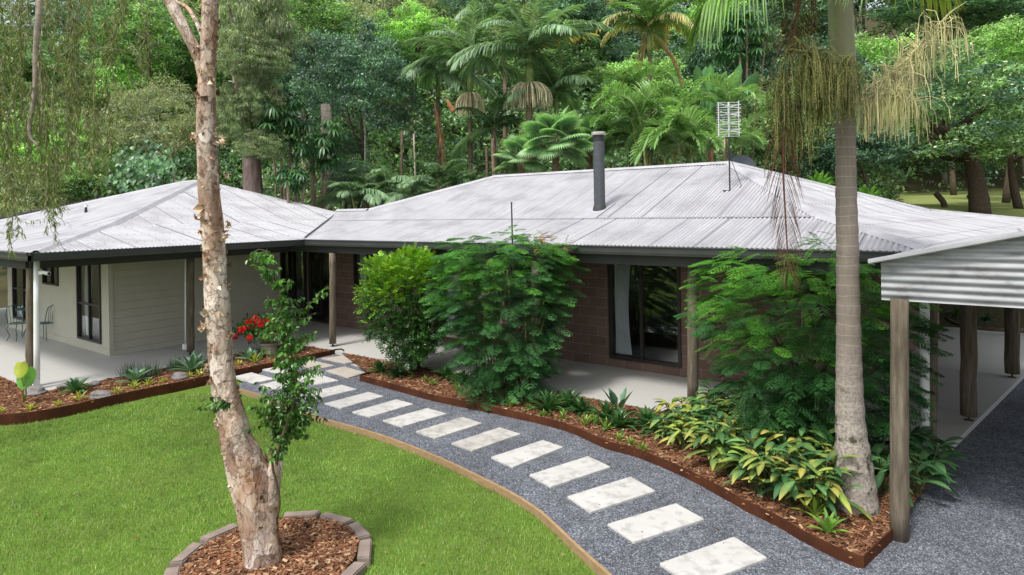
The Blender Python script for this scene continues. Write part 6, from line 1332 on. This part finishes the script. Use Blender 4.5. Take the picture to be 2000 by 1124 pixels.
# --- weeping tree at the left edge, close to the camera
wt_o = np.array([-9.6, 8.0, -.2]); wt = thing('weeping_tree', 'weeping bottlebrush tree at the left edge with thin hanging olive leaves', 'tree', tuple(wt_o)); nbw = NB(); nbl = NB(); r = np.random.RandomState(9)
nbw.tube(catmull([wt_o, wt_o + [.1, 0, 2], wt_o + [.3, .1, 4.2], wt_o + [.9, .2, 6.5], wt_o + [1.6, .2, 8.2]], 6), np.linspace(.2, .09, 25), 12, (.22, .17, .14), noise=.04)
nbw.tube(catmull([wt_o + [1.6, .2, 8.2], PY(40, -350, 8), PY(70, -200, 7.8), PY(77, 0, 7.6), PY(70, 90, 7.6), PY(68, 180, 7.6), PY(57, 250, 7.6), PY(62, 272, 7.6), PY(75, 285, 7.6)], 5), np.linspace(.05, .012, 41), 7, (.30, .25, .23), noise=.08)
nbw.tube(catmull([PY(74, 120, 7.6), PY(82, 180, 7.55), PY(80, 260, 7.5)], 5), np.linspace(.012, .004, 11), 5, (.28, .22, .2))
wl = [(.15, .19, .06), (.19, .22, .07), (.11, .155, .05), (.25, .25, .10), (.13, .19, .05)]
for q in range(150):
    x0 = r.uniform(-60, 215) if q < 130 else r.uniform(215, 300); Yq = r.uniform(6.9, 9.2); y0 = r.uniform(-160, 170) if r.rand() < .6 else r.uniform(100, 330); ln = r.uniform(90, 230); y1 = min(y0 + ln, 500 if x0 < 130 else 330 if x0 < 215 else 130)
    if y1 - y0 < 40: continue
    dx = r.uniform(-30, 30); path = catmull([PY(x0, y0, Yq), PY(x0 + dx * .6 + r.uniform(-8, 8), (y0 + y1) / 2, Yq + r.uniform(-.1, .1)), PY(x0 + dx, y1, Yq + r.uniform(-.15, .15))], 5)
    sprig(nbl, path, int((y1 - y0) * .5), .10, .0135, wl, hang=.9, stem=None, r=r, bend=.05); nbw.tube(path, np.linspace(.004, .0015, len(path)), 4, mixc([(.25, .19, .16), (.32, .26, .23)], 1, .1, r)[0], caps=False)
    for z_ in range(6):
        i = r.randint(0, len(path) - 1); b = path[i]; e_ = b + np.array([r.uniform(-.25, .25), r.uniform(-.15, .15), r.uniform(-.30, .05)]); pth = catmull([b, b * .5 + e_ * .5 + r.randn(3) * .03, e_], 3); nbw.tube(pth, .002, 3, (.34, .28, .25), caps=False); sprig(nbl, pth, 9, .095, .0125, wl, hang=.8, stem=None, r=r, bend=.05)
nbw.build('branches', M['bark_att'], wt, wt_o, True); nbl.build('foliage', M['leaf'], wt, wt_o)

# --- loose pebbles over the gravel and at the paver edges, fallen leaves
r = np.random.RandomState(31); n = 150000; X = r.uniform(-6.2, 7.5, n); Y = r.uniform(4.6, 13, n)
GP = [(p[0], p[1]) for p in gpoly]; bedp = [(p[0], p[1]) for p in right_bed]; keep = inpoly(X, Y, GP) & ~inpoly(X, Y, bedp) & (np.abs(X) / Y < .84) & (r.rand(n) < (6.5 / Y) ** 1.5)
for q, kind, lab in stones:
    pw = np.array([P(x, y, -.055)[:2] for x, y in q]); c = pw.mean(0); keep &= ~(inpoly(X, Y, [tuple(c + (w_ - c) * .985) for w_ in pw]) & (r.rand(n) > .006))
X, Y = X[keep], Y[keep]; n = len(X); onst = np.zeros(n, bool)
for q, kind, lab in stones:
    pw = [tuple(P(x, y, -.055)[:2]) for x, y in q]; onst |= inpoly(X, Y, pw)
R_ = r.uniform(.003, .0075, n); Z = np.where(onst, -.053, -.079); c = np.stack([X, Y, Z], 1); base = np.array([[1, 0, 0], [-1, 0, 0], [0, 1, 0], [0, -1, 0], [0, 0, 1], [0, 0, -1]], float)
V = c[:, None] + base[None] * R_[:, None, None] * r.uniform(.6, 1.4, (n, 6, 1)) + r.randn(n, 6, 3) * .0008
b = np.arange(n)[:, None] * 6; F = np.concatenate([b + np.array([f_]) for f_ in ((0, 2, 4), (2, 1, 4), (1, 3, 4), (3, 0, 4))])
gc = np.array([(.06, .066, .08), (.12, .13, .155), (.19, .205, .235), (.30, .32, .35), (.15, .15, .16)])[r.choice(5, n)] * r.uniform(.8, 1.2, (n, 1))
nb = NB(); nb.add(V.reshape(-1, 3), F, np.repeat(gc, 6, 0)); tag(nb.build('loose_gravel', M['leaf_dry']), 'loose blue grey stones lying on the path and drive', 'gravel', kind='stuff')
n = 420; X = r.uniform(-9, 6.5, n); Y = r.uniform(4.8, 13, n); keep = (inpoly(X, Y, GP) & ~inpoly(X, Y, bedp) & (r.rand(n) < .55)) | (inpoly(X, Y, lpoly) & (r.rand(n) < .5)); X, Y = X[keep], Y[keep]; n = len(X); ing = inpoly(X, Y, GP)
a = r.uniform(0, 6.28, n); c = np.stack([X, Y, np.where(ing, -.068, -.118)], 1); nb = NB(); nb.leaves(c, np.stack([np.cos(a), np.sin(a), r.randn(n) * .15], 1), unit(r.randn(n, 3) * .3 + [0, 0, 1]), r.uniform(.025, .06, n), r.uniform(.01, .022, n), mixc([(.32, .20, .10), (.22, .11, .05), (.40, .30, .16), (.28, .06, .04), (.30, .30, .08)], n), bend=.2, fold=.2)
tag(nb.build('fallen_leaves', M['leaf_dry']), 'small dry fallen leaves scattered on the lawn and path', 'fallen leaves', kind='stuff')
